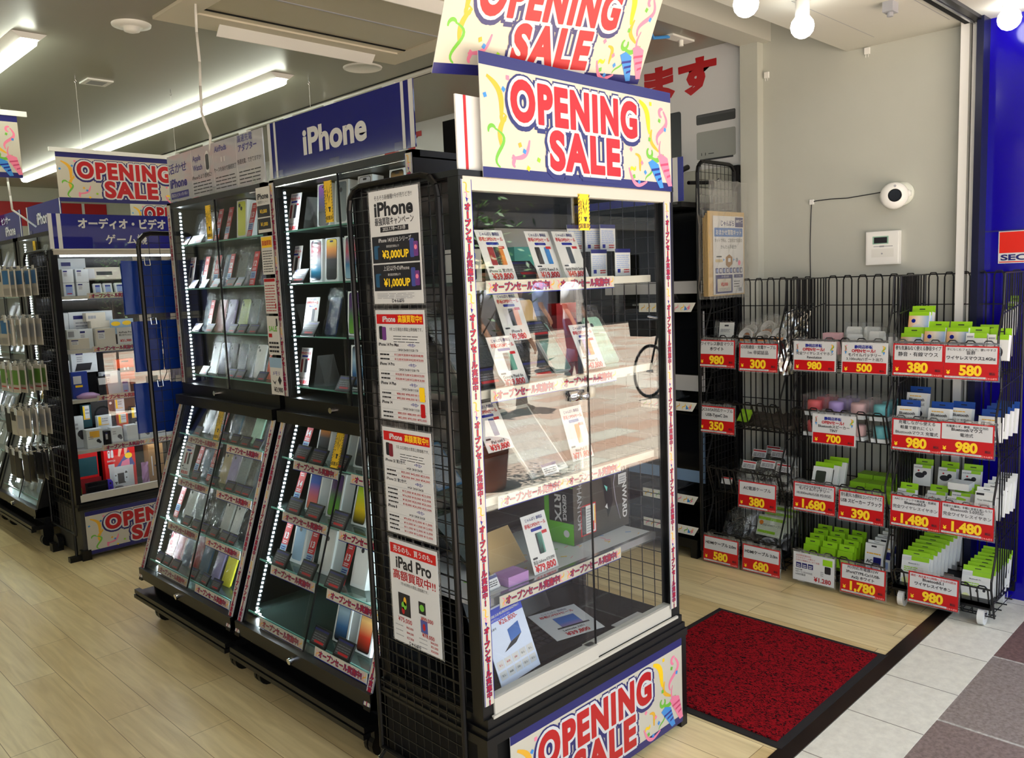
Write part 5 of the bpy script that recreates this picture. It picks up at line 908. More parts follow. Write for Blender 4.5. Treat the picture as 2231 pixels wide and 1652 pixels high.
b.rrect(-.30, -.055, .245, .30, .008, Y, mt('mini_dark', (44, 46, 50), .3)).rect(-.295, -.06, .285, .296, Y*1.5, mt('mini_mid', (70, 72, 76), .3)).rrect(-.30, -.055, .055, .205, .01, Y, mt('studio_grey', (140, 140, 138), .3, .3)).rect(-.28, -.07, .046, .056, Y*1.5, INK).rect(-.27, -.266, .075, .09, Y*2, INK).rect(-.245, -.241, .075, .09, Y*2, INK).rect(-.225, -.19, .08, .084, Y*2, INK).rrect(-.95, -.40, .0, .34, .015, Y, mt('mini_navy', (16, 20, 34), .3))
onwall('wall_poster', b, 'long pale grey wall poster with huge red kana and pictures of flat computers', 'poster', 2.337, 2.10, x=4.142)
FILM2 = glassy('thick_film', (.94, .94, .93), .13, .05, film=.10, filmc=(.8, .8, .78))
# ================================================================ COMPUTER SHELF AT THE RIGHT WALL
cs = thing('computer_shelf', 'black metal shelf with all-in-one computers beside the beige wall', 'shelf', (3.9, 2.9, 0))
put('upright', MB().box(4.075, 4.125, 2.345, 2.38, 0, 2.09, BLKM), cs); put('upright', MB().box(4.075, 4.125, 3.85, 3.88, 0, 2.09, BLKM), cs)
q = MB()
for i in range(30): q.box(4.095, 4.105, 2.3444, 2.3452, .1+i*.066, .125+i*.066, INK)
put('slot', q, cs)
put('back_panel', MB().box(4.10, 4.12, 2.38, 3.85, .05, 1.9, BPAN), cs)
for z in (1.37, .845, .345, .175): put('shelf_board', MB().box(3.72, 4.1, 2.385, 3.85, z-.03, z-.01, BLK), cs)
put('top_board', MB().box(3.60, 4.1, 2.385, 3.85, 1.86, 1.885, BLK), cs)
put('base', MB().box(3.70, 4.1, 2.385, 3.85, .06, .11, BLK).box(3.72, 3.76, 2.40, 2.44, 0, .06, BLK).box(4.05, 4.09, 2.40, 2.44, 0, .06, BLK), cs)
mesh_panel('side_grid', 2.362, 3.712, 4.075, .06, 2.09, cs, axis='x', p=.038, frame=.010)
CP = mt('confetti_plate', (232, 232, 224), .4)
for i, z in enumerate((1.375, .85, .345, .175)):
    b = MB().prism([(0, 0), (.36, 0), (.33, -.048), (0, -.048)], 'y', 0, .002, CP)
    for k in range(9): b.ribbon(wave(.02+k*.036, -.04, .035+k*.036, -.008, .006, 1), .0025, -.0006, random.choice([OCH, GRN, YEL, PINK])); 
    b.poly([(.29, -.04), (.31, -.035), (.295, -.015)], -.0008, SKYB).poly([(.31, -.04), (.325, -.03), (.318, -.012)], -.0008, PINK)
    o = solo('confetti_strip', b, 'confetti printed shelf edge strip, %s on the computer shelf' % ['topmost', 'second', 'third', 'lowest'][i], 'strip', None, 'strips on the computer shelf'); o.location = (3.715, 2.745, z); o.rotation_euler = (0, 0, WEST)
def imac(y, zb, w, h, chin, cc, lab):
    x = 3.80; t = thing('desktop_computer', lab, 'computer', (x, y+w/2, zb))
    put('screen', MB().box(x, x+.012, y, y+w, zb+chin+.06, zb+h, BLK).box(x-.001, x, y+.008, y+w-.008, zb+chin+.066, zb+h-.008, mt('screen_off')), t)
    put('chin', MB().box(x, x+.012, y, y+w, zb+.06, zb+chin+.06, cc).box(x+.0005, x+.011, y-.006, y, zb+.06, zb+h, cc), t)
    put('stand', MB().prism([(x+.012, zb+.16), (x+.03, zb+.16), (x+.14, zb+.006), (x+.12, zb+.006)], 'y', y+w/2-.09, y+w/2+.09, SILV).box(x-.03, x+.16, y+w/2-.11, y+w/2+.11, zb, zb+.008, SILV), t)
CH = mt('chin_silver', (190, 190, 192), .4)
imac(2.395, 1.36, .65, .49, .066, CH, 'topmost black-screened desktop computer on the wall shelf')
imac(2.40, .838, .60, .488, .085, CH, 'middle desktop computer with silver chin on the wall shelf')
imac(2.405, .338, .55, .435, .065, mt('chin_blue', (120, 150, 185), .4), 'desktop computer with pale blue chin, lowest of three')
def sE(b, W, H):
    for a in (.03, .085): b.rect(W-a-.03, W-a, 0, H, -.0012, PAPER)
    b.text('Mac', W*.4, H*.3, .12, PAPER, .4, y=-.0015, bold=.03)
sign(2.36, 3.26, 3.58, 1.885, 2.10, 'blue sign with white stripes on top of the computer shelf', sE, ROYAL)
solo('wall_bracket', MB().tube([(3.95, 2.42, 1.885), (3.95, 2.42, 2.0), (3.75, 2.44, 1.99)], .01, BLK, 8).rod((3.70, 2.45, 2.05), (3.76, 2.45, 2.07), .014, BLK, 10), 'black bracket rod above the computer shelf', 'bracket')
# plastic bag with flat cartons hanging on the side grid
t = thing('carton_bag', 'clear bag of flat brown cartons with a printed trade-in sheet hanging on the side grid', 'bag', (3.87, 2.33, 1.4))
for k in range(4): put('carton', MB().box(3.705+k*.006, 4.06-k*.004, 2.30+k*.012, 2.306+k*.012, 1.405, 1.835-k*.01, GB), t)
b = MB(); b.M = Matrix.Translation((3.745, 2.297, 1.412)); W, H = .30, .40; Y = -.0015; b.rect(0, W, 0, H, -.001, PAPER)
b.text('じゃんぱら', .14, .352, .032, NAVY, .13, y=Y, bold=.03).rect(.215, .295, .345, .395, Y, NAVY).text('100サイズ', .255, .368, .02, PAPER, .07, y=Y*2, bold=.03).rrect(.012, .29, .295, .34, .004, Y, mt('head_blue', (60, 110, 180), .4)).text('おまかせ買取キット', .15, .306, .03, PAPER, .25, y=Y*2, bold=.04).text('ネットで申込、ご自宅まで回収の', .15, .268, .022, INK, .27, y=Y, bold=.02).text('かんたん手続き!', .15, .235, .022, INK, .16, y=Y, bold=.02)
b.rect(.03, .08, .19, .197, Y, INK).rrect(.02, .09, .165, .18, .005, Y, mt('phone_gold')).poly([(.12, .15), (.15, .135), (.185, .155), (.185, .19), (.155, .205), (.12, .19)], Y, mt('cardboard')).rect(.14, .165, .165, .185, Y*2, PAPER).disc(.23, .175, .012, Y, GREY).disc(.255, .16, .014, Y, PINK).poly([(.095, .17), (.11, .177), (.095, .184)], Y, SKYB).poly([(.195, .17), (.21, .177), (.195, .184)], Y, SKYB)
for i in range(8): b.rect(.02+i*.034, .047+i*.034, .108, .135, Y, NAVY).rect(.027+i*.034, .04+i*.034, .113, .13, Y*2, PAPER if i % 2 else mt('pale_print'))
b.rect(.02, .185, .005, .1, Y, NAVY).rect(.035, .17, .015, .08, Y*2, CREAM).text('クーポン付き', .11, .086, .012, PAPER, .08, y=Y*2, bold=.03).text('¥2,000', .10, .043, .024, RED, .1, y=Y*3, bold=.04).bars(.05, .155, .02, .035, 2, GREY, y=Y*3).rect(.2, .29, .082, .1, Y, NAVY).text('ネット申込', .245, .087, .011, PAPER, .07, y=Y*2).bars(.2, .26, .035, .075, 3, INK, y=Y, fill=.3).rect(.245, .28, .01, .03, Y, GREY)
b.M = None; put('printed_sheet', b, t)
q = MB(); q.M = Matrix.Translation((3.885, 2.29, 1.39)); q.sheet(.38, .60, 11, 16, .006, FILM2, y=-.004, taper=.04); q.M = Matrix.Translation((3.885, 2.352, 1.39)); q.sheet(.38, .56, 6, 9, .006, FILM2); put('clear_bag', q, t)
put('hanger', MB().tube([(3.80, 2.33, 1.90), (3.82, 2.33, 1.95), (3.885, 2.33, 1.985), (3.96, 2.33, 1.95), (3.98, 2.33, 1.90)], .004, ACRY, 8).tube([(3.885, 2.33, 1.985), (3.885, 2.34, 2.01), (3.885, 2.362, 2.0)], .003, CHROME, 6), t)
# ================================================================ WIRE BASKET RACKS
LIP = (1.195, .862, .515, .168)
def rack(y0, y1, label):
    xf, xb = 3.725, 4.09; t = thing('basket_rack', label, 'wire rack', (3.9, (y0+y1)/2, 0)); W = y1-y0
    def back():
        b = MB(); n = 6; z1 = 1.485
        for i in range(n):
            c = y0+W*(i+.5)/n; d = W/n*.28
            b.tube([(xb, c-d, .1), (xb, c-d, z1-.02), (xb, c-d*.6, z1), (xb, c+d*.6, z1), (xb, c+d, z1-.02), (xb, c+d, .1)], .0036, WIRE, 4)
        for z in (.12, .3, .48, .66, .84, 1.0, 1.17, 1.34): b.rod((xb, y0, z), (xb, y1, z), .0032, WIRE)
        b.rod((xb, y0, 1.478), (xb, y1, 1.478), .003, WIRE, 6).tube([(xb, y0, .1), (xb, y0, 1.478)], .004, WIRE, 6).tube([(xb, y1, .1), (xb, y1, 1.478)], .004, WIRE, 6); return b
    put('back_grid', back(), t)
    for y in (y0, y1):
        b = MB(); n = 9
        for i in range(n):
            x = xf+.07+(xb-xf-.07)*(i+.3)/n; b.rod((x, y, .1), (x, y, 1.478), .0033, WIRE)
        x = xf+.07; b.tube([(x, y, 1.478), (xb, y, 1.478)], .003, WIRE, 6)
        for z in (1.33, 1.02, .70, .36, .12): b.rod((x-.02, y, z-.015), (xb, y, z+.02), .0032, WIRE)
        pts = [(x, y, 1.478), (x-.01, y, 1.35)]
        for zl in LIP: pts += [(xf, y, zl+.035), (xf, y, zl), (xf+.055, y, zl-.14), (xf+.055, y, zl-.2)]
        pts = pts[:-1]; b.tube(pts, .0045, WIRE, 6); put('side_grid', b, t)
    for i, zl in enumerate(LIP):
        b = MB(); zb = zl-.135; n = 6
        b.rod((xf, y0, zl), (xf, y1, zl), .0045, WIRE, 6).rod((xf+.05, y0, zb), (xf+.05, y1, zb), .003, WIRE)
        for k in range(n):
            c = y0+W*(k+.5)/n; d = W/n*.3; b.tube([(xf+.05, c-d, zb), (xf, c-d, zl), (xf-.003, c-d*.5, zl+.012), (xf-.003, c+d*.5, zl+.012), (xf, c+d, zl), (xf+.05, c+d, zb)], .0036, WIRE, 4)
        for k in range(14): b.rod((xf+.05, y0+W*(k+.5)/14, zb), (xb, y0+W*(k+.5)/14, zb), .0018, WIRE)
        for k in range(4): b.rod((xf+.08+k*.08, y0, zb-.002), (xf+.08+k*.08, y1, zb-.002), .0033, WIRE)
        put('basket', b, t)
    put('base_tray', MB().box(xf+.01, xb, y0+.005, y1-.005, .085, .10, BLK).box(xf+.01, xf+.02, y0, y1, .075, .10, BLK).box(xb-.02, xb, y0, y1, .06, .10, BLK), t)
    for x in (xf+.035, xb-.04):
        for y in (y0+.04, y1-.04):
            q = MB().rod((x, y, .09), (x, y, .07), .016, CHROME, 10).box(x-.018, x+.014, y-.014, y-.011, .03, .066, CHROME).box(x-.018, x+.014, y+.011, y+.014, .03, .066, CHROME).rod((x, y-.012, .038), (x, y+.012, .038), .038, mt('caster_white', (224, 224, 220), .35), 20); put('caster', q, t)
    return t
rack(1.925, 2.335, 'leftmost wire basket rack beside the computer shelf, holding cables')
rack(1.42, 1.865, 'middle wire basket rack holding pastel speakers and power banks')
rack(.985, 1.39, 'rightmost wire basket rack against the blue wall, holding mice and earphones')
def tag(yc, zt, style, lines, price, lab, rot=0):
    W, H = (.205, .138); b = MB().box(-W/2-.004, W/2+.006, .001, .0025, -H-.006, .012, HOLD); Y = -.0006
    if style == 'R':
        b.rect(-W/2, W/2, -H, 0, 0, CARDRED).rect(-W/2+.006, W/2-.006, -H*.52, -.006, Y, PAPER)
        n = len(lines); z = -.026 if n < 3 else -.020
        for i, s in enumerate(lines):
            sz = .0205 if n < 3 else .017
            if n == 3 and i == 0 and len(s) > 12: sz = .0115
            if n == 1: z = -.042
            b.text(s, 0, z-(.0 if n > 1 else 0), sz, INK if '通話' not in s else RED, W-.020, y=Y*2, bold=.028); z -= sz*1.28
        b.text(price, .0, -H*.87, .056, PRICEY, .15, y=Y*2, bold=.045).text('¥', -W*.41, -H*.86, .022, PRICEY, y=Y*2, bold=.04).rect(W*.34, W*.45, -H*.85, -H*.76, Y*2, DRED).text('税込', W*.395, -H*.835, .0105, INK, y=Y*3, bold=.04)
        b.rect(-W/2+.005, W*.28, -H+.004, -H+.012, Y*2, PAPER).text('スマホ・パソコン・デジタル家電お得リユースプレイス', -W/2+.012, -H+.0055, .006, INK, W*.68, al='l', y=Y*3, fit=True).text('じゃんぱら', W*.385, -H+.004, .0085, mt('tag_pink', (255, 180, 175), .4), y=Y*3, bold=.03)
    elif style == 'O':
        b.rect(-W/2, W/2, -H, 0, 0, PAPER).rect(-W/2+.004, W/2-.006, -H+.002, -H*.64, Y, CARDRED)
        b.text('静岡店移転', -.005, -.026, .017, ROYAL, .08, y=Y*2, bold=.06).text('OPENセール!', -.005, -.044, .018, RED, .11, y=Y*2, bold=.04)
        z = -.062
        for s in lines: b.text(s, 0, z, .0165, INK, W-.02, y=Y*2, bold=.02); z -= .018
        b.text(price, .0, -H*.93, .046, PRICEY, .11, y=Y*2, bold=.045).text('¥', -W*.4, -H*.93, .022, PRICEY, y=Y*2, bold=.04).text('税込', W*.38, -H*.93, .0105, INK, y=Y*3, bold=.04)
        for sx in (-1, 1): b.ribbon(wave(sx*.078, -.014, sx*.09, -.04, .005*sx, 1), .003, Y*2, OCH if sx > 0 else PINK).ribbon(wave(sx*.09, -.016, sx*.078, -.045, .004, 1), .002, Y*2, GRN).poly([(sx*.08, -.04), (sx*.09, -.04), (sx*.084, -.055)][::sx], Y*2, SKYB)
    else:
        b.rect(-W/2, W/2, -H, 0, 0, PAPER)
        for i, s in enumerate(('4台同時充電対応!', 'スマホやゲーム機など', 'お持ちの機器をまとめて充電!')): b.text(s, -.09, -.018-.012*i, .010, DRED, .12, al='l', y=Y)
        for i in range(3): b.rect(-.088+i*.03, -.062+i*.03, -.075, -.05, Y, NAVY).bars(-.084+i*.03, -.066+i*.03, -.071, -.054, 2, PAPER, y=Y*2)
        b.text('ELECOM', -.09, -.088, .009, INK, al='l', y=Y).text('4ポート/32W対応', -.09, -.100, .011, INK, al='l', y=Y).text('USB充電器', -.09, -.112, .011, INK, al='l', y=Y).text('¥1.280', .045, -.128, .030, DRED, .1, y=Y, bold=.03).rect(.045, .092, -.042, -.012, Y, LIME).rrect(.055, .085, -.08, -.045, .005, Y, INK).bars(.035, .05, -.095, -.07, 3, GREY, y=Y)
    q = MB()
    for x in (-W*.3, W*.3): b.box(x-.018, x+.018, -.002, .004, -.004, .02, ACRY)
    o = solo('price_tag', b, lab, 'price tag', None, 'price tags on the basket racks'); o.location = (3.712, yc, zt); o.rotation_euler = (-.05, 0, WEST+rot); return o
TG = [(2.26, 1.184, 'R', ['ワイヤレス静音マウス', 'ホワイト'], '980', 'red price tag reading 980 at the top left of the left rack'), (2.03, 1.173, 'R', ['iOS用通信・充電ケーブル', '1m 非認証品'], '300', 'red price tag reading 300 on the left rack'), (2.265, .842, 'R', ['QC3.0/5A対応ケーブル', 'USB-TypeC 2m'], '350', 'red price tag reading 350 on the left rack'),
      (2.04, .475, 'R', ['AC電源ケーブル'], '380', 'red price tag reading 380 above the cable bags of the left rack'), (2.25, .148, 'R', ['HDMIケーブル 2.0m'], '580', 'red price tag reading 580 at the foot of the left rack'), (2.02, .146, 'R', ['HDMIケーブル 3.0m'], '680', 'red price tag reading 680 at the foot of the left rack'),
      (1.743, 1.19, 'O', ['完全ワイヤレスイヤホン', 'Revolution'], '980', 'white and red tag reading 980 on the middle rack'), (1.512, 1.19, 'O', ['モバイルバッテリー', '3,100mAh/1ポート出力'], '500', 'white and red tag reading 500 on the middle rack'), (1.65, .852, 'O', ['Bluetoothスピーカー', 'TINY'], '700', 'white and red tag reading 700 below the pastel speakers'),
      (1.744, .512, 'R', ['18W出力対応の急速充電モデルです。', 'モバイルバッテリー', '10,000mAh/USB PD対応'], '1,680', 'red price tag reading 1,680 on the middle rack'), (1.522, .504, 'R', ['持ち運びにも便利なコンパクトサイズ', 'USB スピーカー ブラック'], '390', 'red price tag reading 390 on the middle rack'),
      (1.745, .163, 'W', [], '', 'white tag with dark red 1.280 at the foot of the middle rack'), (1.51, .158, 'R', ['PD対応充電器32W', '3Port(TYPE-Cx1/USB-', 'Ax2) ホワイト'], '1,780', 'red price tag reading 1,780 at the foot of the middle rack'),
      (1.286, 1.19, 'R', ['夜も気兼ねなく使える静音タイプ', '静音・有線マウス'], '380', 'red price tag reading 380 under the green mouse packs of the right rack'), (1.08, 1.187, 'R', ['手になじむフォルムで、使いやすさ', '抜群', 'ワイヤレスマウス2.4Ghz'], '580', 'red price tag reading 580 at the top of the right rack'),
      (1.286, .862, 'R', ['充電しながら使える', '軽量で疲れにくい', 'Bluetoothマウス 充電式'], '980', 'left one of the paired 980 tags on the right rack, second basket'), (1.088, .865, 'R', ['充電要らず、静音、両利き対応', 'Bluetoothマウス', '電池式'], '980', 'right one of the paired 980 tags on the right rack, second basket'),
      (1.287, .52, 'R', ['AACコーデックで高音質・低遅延', 'Bluetooth5.0', '完全ワイヤレスイヤホン'], '1,480', 'left one of the two red 1,480 tags on the right rack'), (1.08, .522, 'R', ['有線から解放。手軽に音楽を楽しもう♪', 'Bluetooth 5.0対応', '完全ワイヤレスイヤホン'], '1,480', 'right one of the two red 1,480 tags on the right rack'),
      (1.207, .186, 'R', ['通話・再生最大12時間!しかもIPX5防水', 'Bluetooth5.1', 'ワイヤレスイヤホン'], '980', 'red price tag reading 980 at the foot of the right rack')]
for a in TG: tag(*a)
solo('set_top_device', MB().box(1.93, 2.05, 2.12, 2.24, 1.95, 2.08, BLKM).tube([(2.05, 2.15, 2.05), (2.10, 2.15, 2.04), (2.12, 2.15, 1.99), (2.11, 2.14, 1.96)], .006, BLK, 8), 'black device with a looping cable on top of the blue-signed cabinet', 'device')
# ---------------- goods in the baskets
def hbox(body, head, art=0, w=.08, h=.105, d=.035, hh=.03):
    def mk():
        b = MB().box(-w/2, w/2, 0, d, 0, h, body).box(-w/2, w/2, d-.003, d, h, h+hh, head).rect(-.012, .012, h+hh*.45, h+hh*.6, d-.0036, INK); Y = -.0006
        if art == 'mouse': b.rect(-w/2, w/2, 0, h, Y, ramp('mouse_print', [(225, 170, 110), (236, 226, 210), (150, 185, 225)], axis=0)).rect(-w*.5, w*.5, h*.84, h, Y*2, head).disc(-w*.25, h*.62, .009, Y*2, ROYAL).disc(0, h*.2, .03, Y*2, PAPER, sx=1.1)
        elif art == 'white': b.rect(-w*.1, w*.5, h*.8, h, Y, head).bars(-w*.45, -w*.15, h*.82, h*.95, 1, GREY, y=Y).disc(0, h*.3, .026, Y, INK, sx=.8)
        elif art == 'bt': b.text('Bluetooth', 0, h*.66, .0165, INK, w*.85, y=Y, bold=.03).text('マウス 充電式', 0, h*.46, .0125, INK, w*.8, y=Y, bold=.02).bars(-w*.35, w*.2, h*.84, h*.92, 1, OCH, y=Y, fill=.5).disc(0, h*.12, .02, Y, INK, sx=1.5)
        elif art == 'ear': b.disc(-w*.12, h*.5, .013, Y, INK, sx=1.6).disc(w*.15, h*.62, .010, Y, INK).disc(-w*.2, h*.72, .004, Y*2, RED).bars(-w*.45, 0, h*.85, h*.94, 1, GREY, y=Y).rect(0, w*.5, h*.86, h, Y, head)
        elif art == 'bud': b.text('Bluetooth 5.1', -w*.05, h*.74, .0085, INK, w*.6, y=Y).bars(-w*.4, w*.1, h*.5, h*.68, 3, LIME, y=Y, fill=.45).disc(w*.05, h*.42, .006, Y, INK).disc(w*.28, h*.46, .006, Y, INK).rect(-w*.5, -w*.15, h*.84, h*.95, Y, PAPER).rect(-w*.15, w*.5, h*.86, h, Y, head).disc(-w*.32, h*.2, .016, Y, mt('pale_lime', (226, 232, 170), .5))
        elif art == 'tws': b.text('True Wireless', 0, h*.7, .010, INK, w*.8, y=Y).text('Earphones', 0, h*.55, .010, INK, w*.7, y=Y).bars(-w*.35, w*.2, h*.36, h*.44, 1, GREY, y=Y).rect(-w*.45, -w*.05, h*.88, h*.95, Y, INK)
        elif art == 'ac': b.text('AC', -w*.22, h*.4, .022, INK, y=Y, bold=.03).rect(0, w*.45, h*.36, h*.6, Y, NAVY).bars(-w*.4, w*.4, h*.68, h*.76, 1, OCH, y=Y).rrect(-w*.35, w*.35, h*.03, h*.28, .004, Y, mt('pale_print')).rect(-.012, .012, h*.9, h*.95, Y, INK)
        return local('hang_box', b, '', 'box')
    return mk
R3 = 'right rack'; R2 = 'middle rack'; R1 = 'left rack'; bn = ['top', 'second', 'third', 'bottom']
def goods(key, mk, pts, what, rackn, lv, lean=.18, sc=1, g=None):
    for i, p in enumerate(pts):
        x, y, dz = p[:3]; rl = p[3] if len(p) > 3 else 0
        place(key, mk, (x, y, LIP[lv]-.13+dz), WEST+random.uniform(-.06, .06), lean+rl, '%s %s, %s basket, %s' % (ORD[i] if len(pts) > 1 else 'single', what, bn[lv], rackn), g or '%s, %s basket, %s' % (what.split(',')[0]+' stock', bn[lv], rackn), sc=sc)
GW = mt('goods_white', (226, 228, 224), .4); BH = mt('header_blue', (24, 70, 150), .4)
goods('mouse', hbox(GW, LIME, 'mouse', w=.085), [(3.78, 1.345, .06), (3.80, 1.255, .085), (3.80, 1.165, .085), (3.84, 1.335, .15), (3.86, 1.33, .15)], 'green-topped mouse box with orange and blue print', R3, 0)
goods('mouse2', hbox(GW, LIME, 'white', w=.078), [(3.78, 1.085, .065), (3.78, 1.005, .06), (3.84, 1.06, .07)], 'green-topped box with a black mouse picture', R3, 0)
goods('slim', hbox(GW, LIME, 0, w=.03, h=.14), [(3.92, 1.01, .12), (3.98, 1.02, .06), (3.99, 1.01, .15)], 'slim green-topped packet standing at the right end', R3, 0)
goods('bt', hbox(GW, BH, 'bt', w=.088), [(3.77, 1.352, .07), (3.86, 1.345, .12), (3.78, 1.225, .07), (3.83, 1.155, .07), (3.79, 1.03, .05), (3.83, 1.02, .06), (3.88, 1.015, .065), (3.93, 1.01, .07)], 'white mouse box with blue hanging tab', R3, 1)
goods('bt_flat', hbox(GW, GW, 'bt', w=.09, hh=.001), [(3.85, 1.235, .10, .5), (3.80, 1.10, .03, .7)], 'white mouse box without tab, tipped back', R3, 1)
goods('ear', hbox(GW, LIME, 'ear', w=.075, h=.095, hh=.028), [(3.78, 1.355, .05), (3.80, 1.26, .045, .5), (3.80, 1.16, .045, .3), (3.83, 1.245, .045), (3.83, 1.145, .055), (3.95, 1.345, .13), (3.95, 1.24, .13), (3.95, 1.14, .13), (3.87, 1.13, .06)], 'green and white earphone box', R3, 2)
goods('flatw', hbox(GW, GW, 0, w=.085, h=.03, d=.07, hh=.001), [(3.84, 1.155, .16)], 'white box lying on the earphone boxes', R3, 2, 0)
goods('tws', hbox(GW, GW, 'tws', w=.075, h=.13, d=.02, hh=.02), [(3.78, 1.04, .05), (3.81, 1.025, .06), (3.84, 1.015, .07), (3.87, 1.005, .08), (3.90, 1.0, .085), (3.93, 1.0, .09)], 'white wireless earphone packet', R3, 2, .25)
goods('bud', hbox(GW, LIME, 'bud', w=.115, h=.14, d=.012, hh=.022), [(3.785+.027*i, 1.315-.008*i, .045+.011*i) for i in range(9)], 'thin green-topped earphone packet of the left stack', R3, 3, .22)
goods('bud', None, [(3.785+.027*i, 1.065-.005*i, .03+.008*i) for i in range(7)], 'thin green-topped earphone packet of the right stack', R3, 3, .3)
solo('pink_box', MB().box(0, .05, -.04, .04, 0, .10, mt('rose_box', (222, 176, 180), .4)).add([(-.0006, -.02, .04), (-.0006, .02, .04), (-.0006, .02, .075), (-.0006, -.02, .075)], [(0, 1, 2, 3)], mt('rose_dark', (150, 70, 84), .4)), 'pink earphone box in the top basket of the middle rack', 'box').location = (3.83, 1.72, 1.12)
def wbat():
    t = thing('power_bank_pack', '', 'pack'); put('power_bank', MB().prism([(-.028, .01), (.028, .01), (.033, .02), (.033, .085), (.028, .095), (-.028, .095), (-.033, .085), (-.033, .02)], 'y', 0, .02, WHT), t); put('blister', MB().box(-.042, .042, -.006, .03, 0, .115, ACRY), t); return t
goods('wbat', wbat, [(3.80, 1.60, .06), (3.80, 1.50, .075), (3.80, 1.445, .05), (3.86, 1.63, .09), (3.87, 1.55, .09)], 'clear pack with a white power bank', R2, 0, .12, g='white power bank packs')
def spk(c):
    def mk():
        t = thing('speaker_pack', '', 'speaker'); put('speaker', MB().lathe([(0, .0), (.030, 0), (.034, .005), (.034, .045), (.030, .052), (0, .053)], (0, .04, .018), c, 24), t, True)
        put('tray', MB().box(-.040, .040, 0, .080, 0, .018, CW), t); put('clear_box', MB().box(-.041, .041, -.001, .081, .018, .098, ACRY), t); return t
    return mk
for ci, (nn, c) in enumerate((('coral red', (224, 88, 92)), ('lavender', (176, 150, 214)), ('blush pink', (226, 182, 180)), ('aqua', (110, 198, 206)))):
    m_ = mt('speaker_'+nn.split()[0], c, .5); y = 1.79-.105*ci
    for k, (x, dz) in enumerate(((3.775, .0), (3.775, .10), (3.87, .10), (3.96, .10))):
        if k == 0 and ci in (1, 2): pass
        place('spk'+nn, spk(m_), (x, y, LIP[1]-.133+dz), WEST, 0, '%s mini speaker in a clear box, %s' % (nn, ['front lower', 'front upper', 'middle depth', 'rear'][k]), 'boxed mini speakers on the middle rack')
def pbank():
    t = thing('power_bank_pack', '', 'pack'); put('card_box', MB().box(-.045, .045, 0, .02, 0, .135, GW).box(-.045, .045, .017, .02, .135, .16, LIME), t); put('power_bank', MB().rrect(-.028, .022, .0, .115, .006, -.001, mt('bank_green', (52, 58, 48), .4)), t); return t
goods('pbank', pbank, [(3.78, 1.755, .06), (3.82, 1.735, .065), (3.86, 1.715, .075)], 'white pack with a dark power bank', R2, 2, .35, g='dark power bank packs')
lb = mt('lime_box', (140, 190, 40), .45)
k = 0
for ix in range(3):
    for iy in range(3):
        k += 1; o = solo('green_box', MB().box(0, .085, -.036, .036, 0, .04, lb), 'lime box, third basket, middle rack, %s row, %s column' % (ORD[ix], ORD[iy]), 'box', None, 'lime speaker boxes on the middle rack'); o.location = (3.78+.09*ix, 1.605-.075*iy, LIP[2]-.12+.02*ix+.055)
goods('limetab', hbox(LIME, LIME, 0, w=.072, h=.10, d=.02, hh=.03), [(3.78+.045*(i//3), 1.80-.085*(i % 3), .045+.012*(i//3)) for i in range(12)], 'lime green charger box', R2, 3, .2, g='lime charger boxes on the middle rack')
goods('ac', hbox(GW, GW, 'ac', w=.08, h=.15, d=.03, hh=.012), [(3.79, 1.50, .055), (3.85, 1.48, .07), (3.90, 1.465, .09)], 'white charger pack with blue band', R2, 3, .15)
# left rack: a mouse, cable bags
t = thing('mouse_pack', 'white computer mouse in a clear blister pack at the left end of the left rack', 'mouse pack', (3.79, 2.27, 1.10))
q = MB(); q.M = Matrix.Translation((3.79, 2.27, 1.10))@Matrix.Rotation(WEST, 4, 'Z')@Matrix.Rotation(-.15, 4, 'X'); q.box(-.042, .042, .012, .014, 0, .17, GW).rect(-.012, .012, .15, .158, .0115, INK).bars(-.034, .02, .12, .14, 3, GREY, y=.0115); put('backing_card', q, t)
q2 = MB(); q2.M = q.M@Matrix.Translation((0, 0, .06)); q2.lathe([(.0, -.045), (.02, -.04), (.028, -.02), (.029, .01), (.024, .035), (.0, .045)], (0, .0, 0), WHT, 18); put('mouse', q2, t, True)
q3 = MB(); q3.M = q.M; q3.box(-.045, .045, -.03, .015, -.002, .175, ACRY); put('blister', q3, t)
def cbag(cab, core, w=.11, h=.13, lab=None):
    def mk():
        t = thing('cable_bag', '', 'cable bag'); q = MB()
        for j in range(4): q.tube([((w*.33-.004*j)*math.cos(a), .003*j, h*.45+(h*.28-.004*j)*math.sin(a)) for a in [i*PI/7 for i in range(15)]], .0042, cab, 6)
        q.box(-w*.2, w*.25, -.004, .006, h*.2, h*.34, core); put('cable', q, t)
        if lab: put('paper_label', MB().box(-w*.3, w*.3, -.014, -.013, h*.68, h*.98, PAPER).rect(-w*.28, w*.28, h*.9, h*.95, -.0146, RED).bars(-w*.25, w*.25, h*.72, h*.87, 3, INK, y=-.0146, fill=.4), t)
        b = MB().sheet(w, h, 6, 7, .006, FILM, y=-.012); b.sheet(w, h, 4, 5, .005, FILM, y=.012); put('clear_bag', b, t); return t
    return mk
OR = mt('orange_plug', (222, 130, 30), .5); LG = mt('light_cable', (200, 200, 196), .5)
goods('cb1', cbag(LG, OR), [(3.79, 2.16, .085), (3.80, 2.07, .09, .3), (3.80, 1.98, .09), (3.86, 2.18, .115, .3), (3.87, 2.08, .12), (3.88, 1.99, .12, .3), (3.94, 2.12, .13, .4)], 'clear bag with pale cable and orange plug', R1, 0, .5, g='charging cable bags on the left rack')
FOIL = mt('foil', (200, 200, 196), .16, 1)
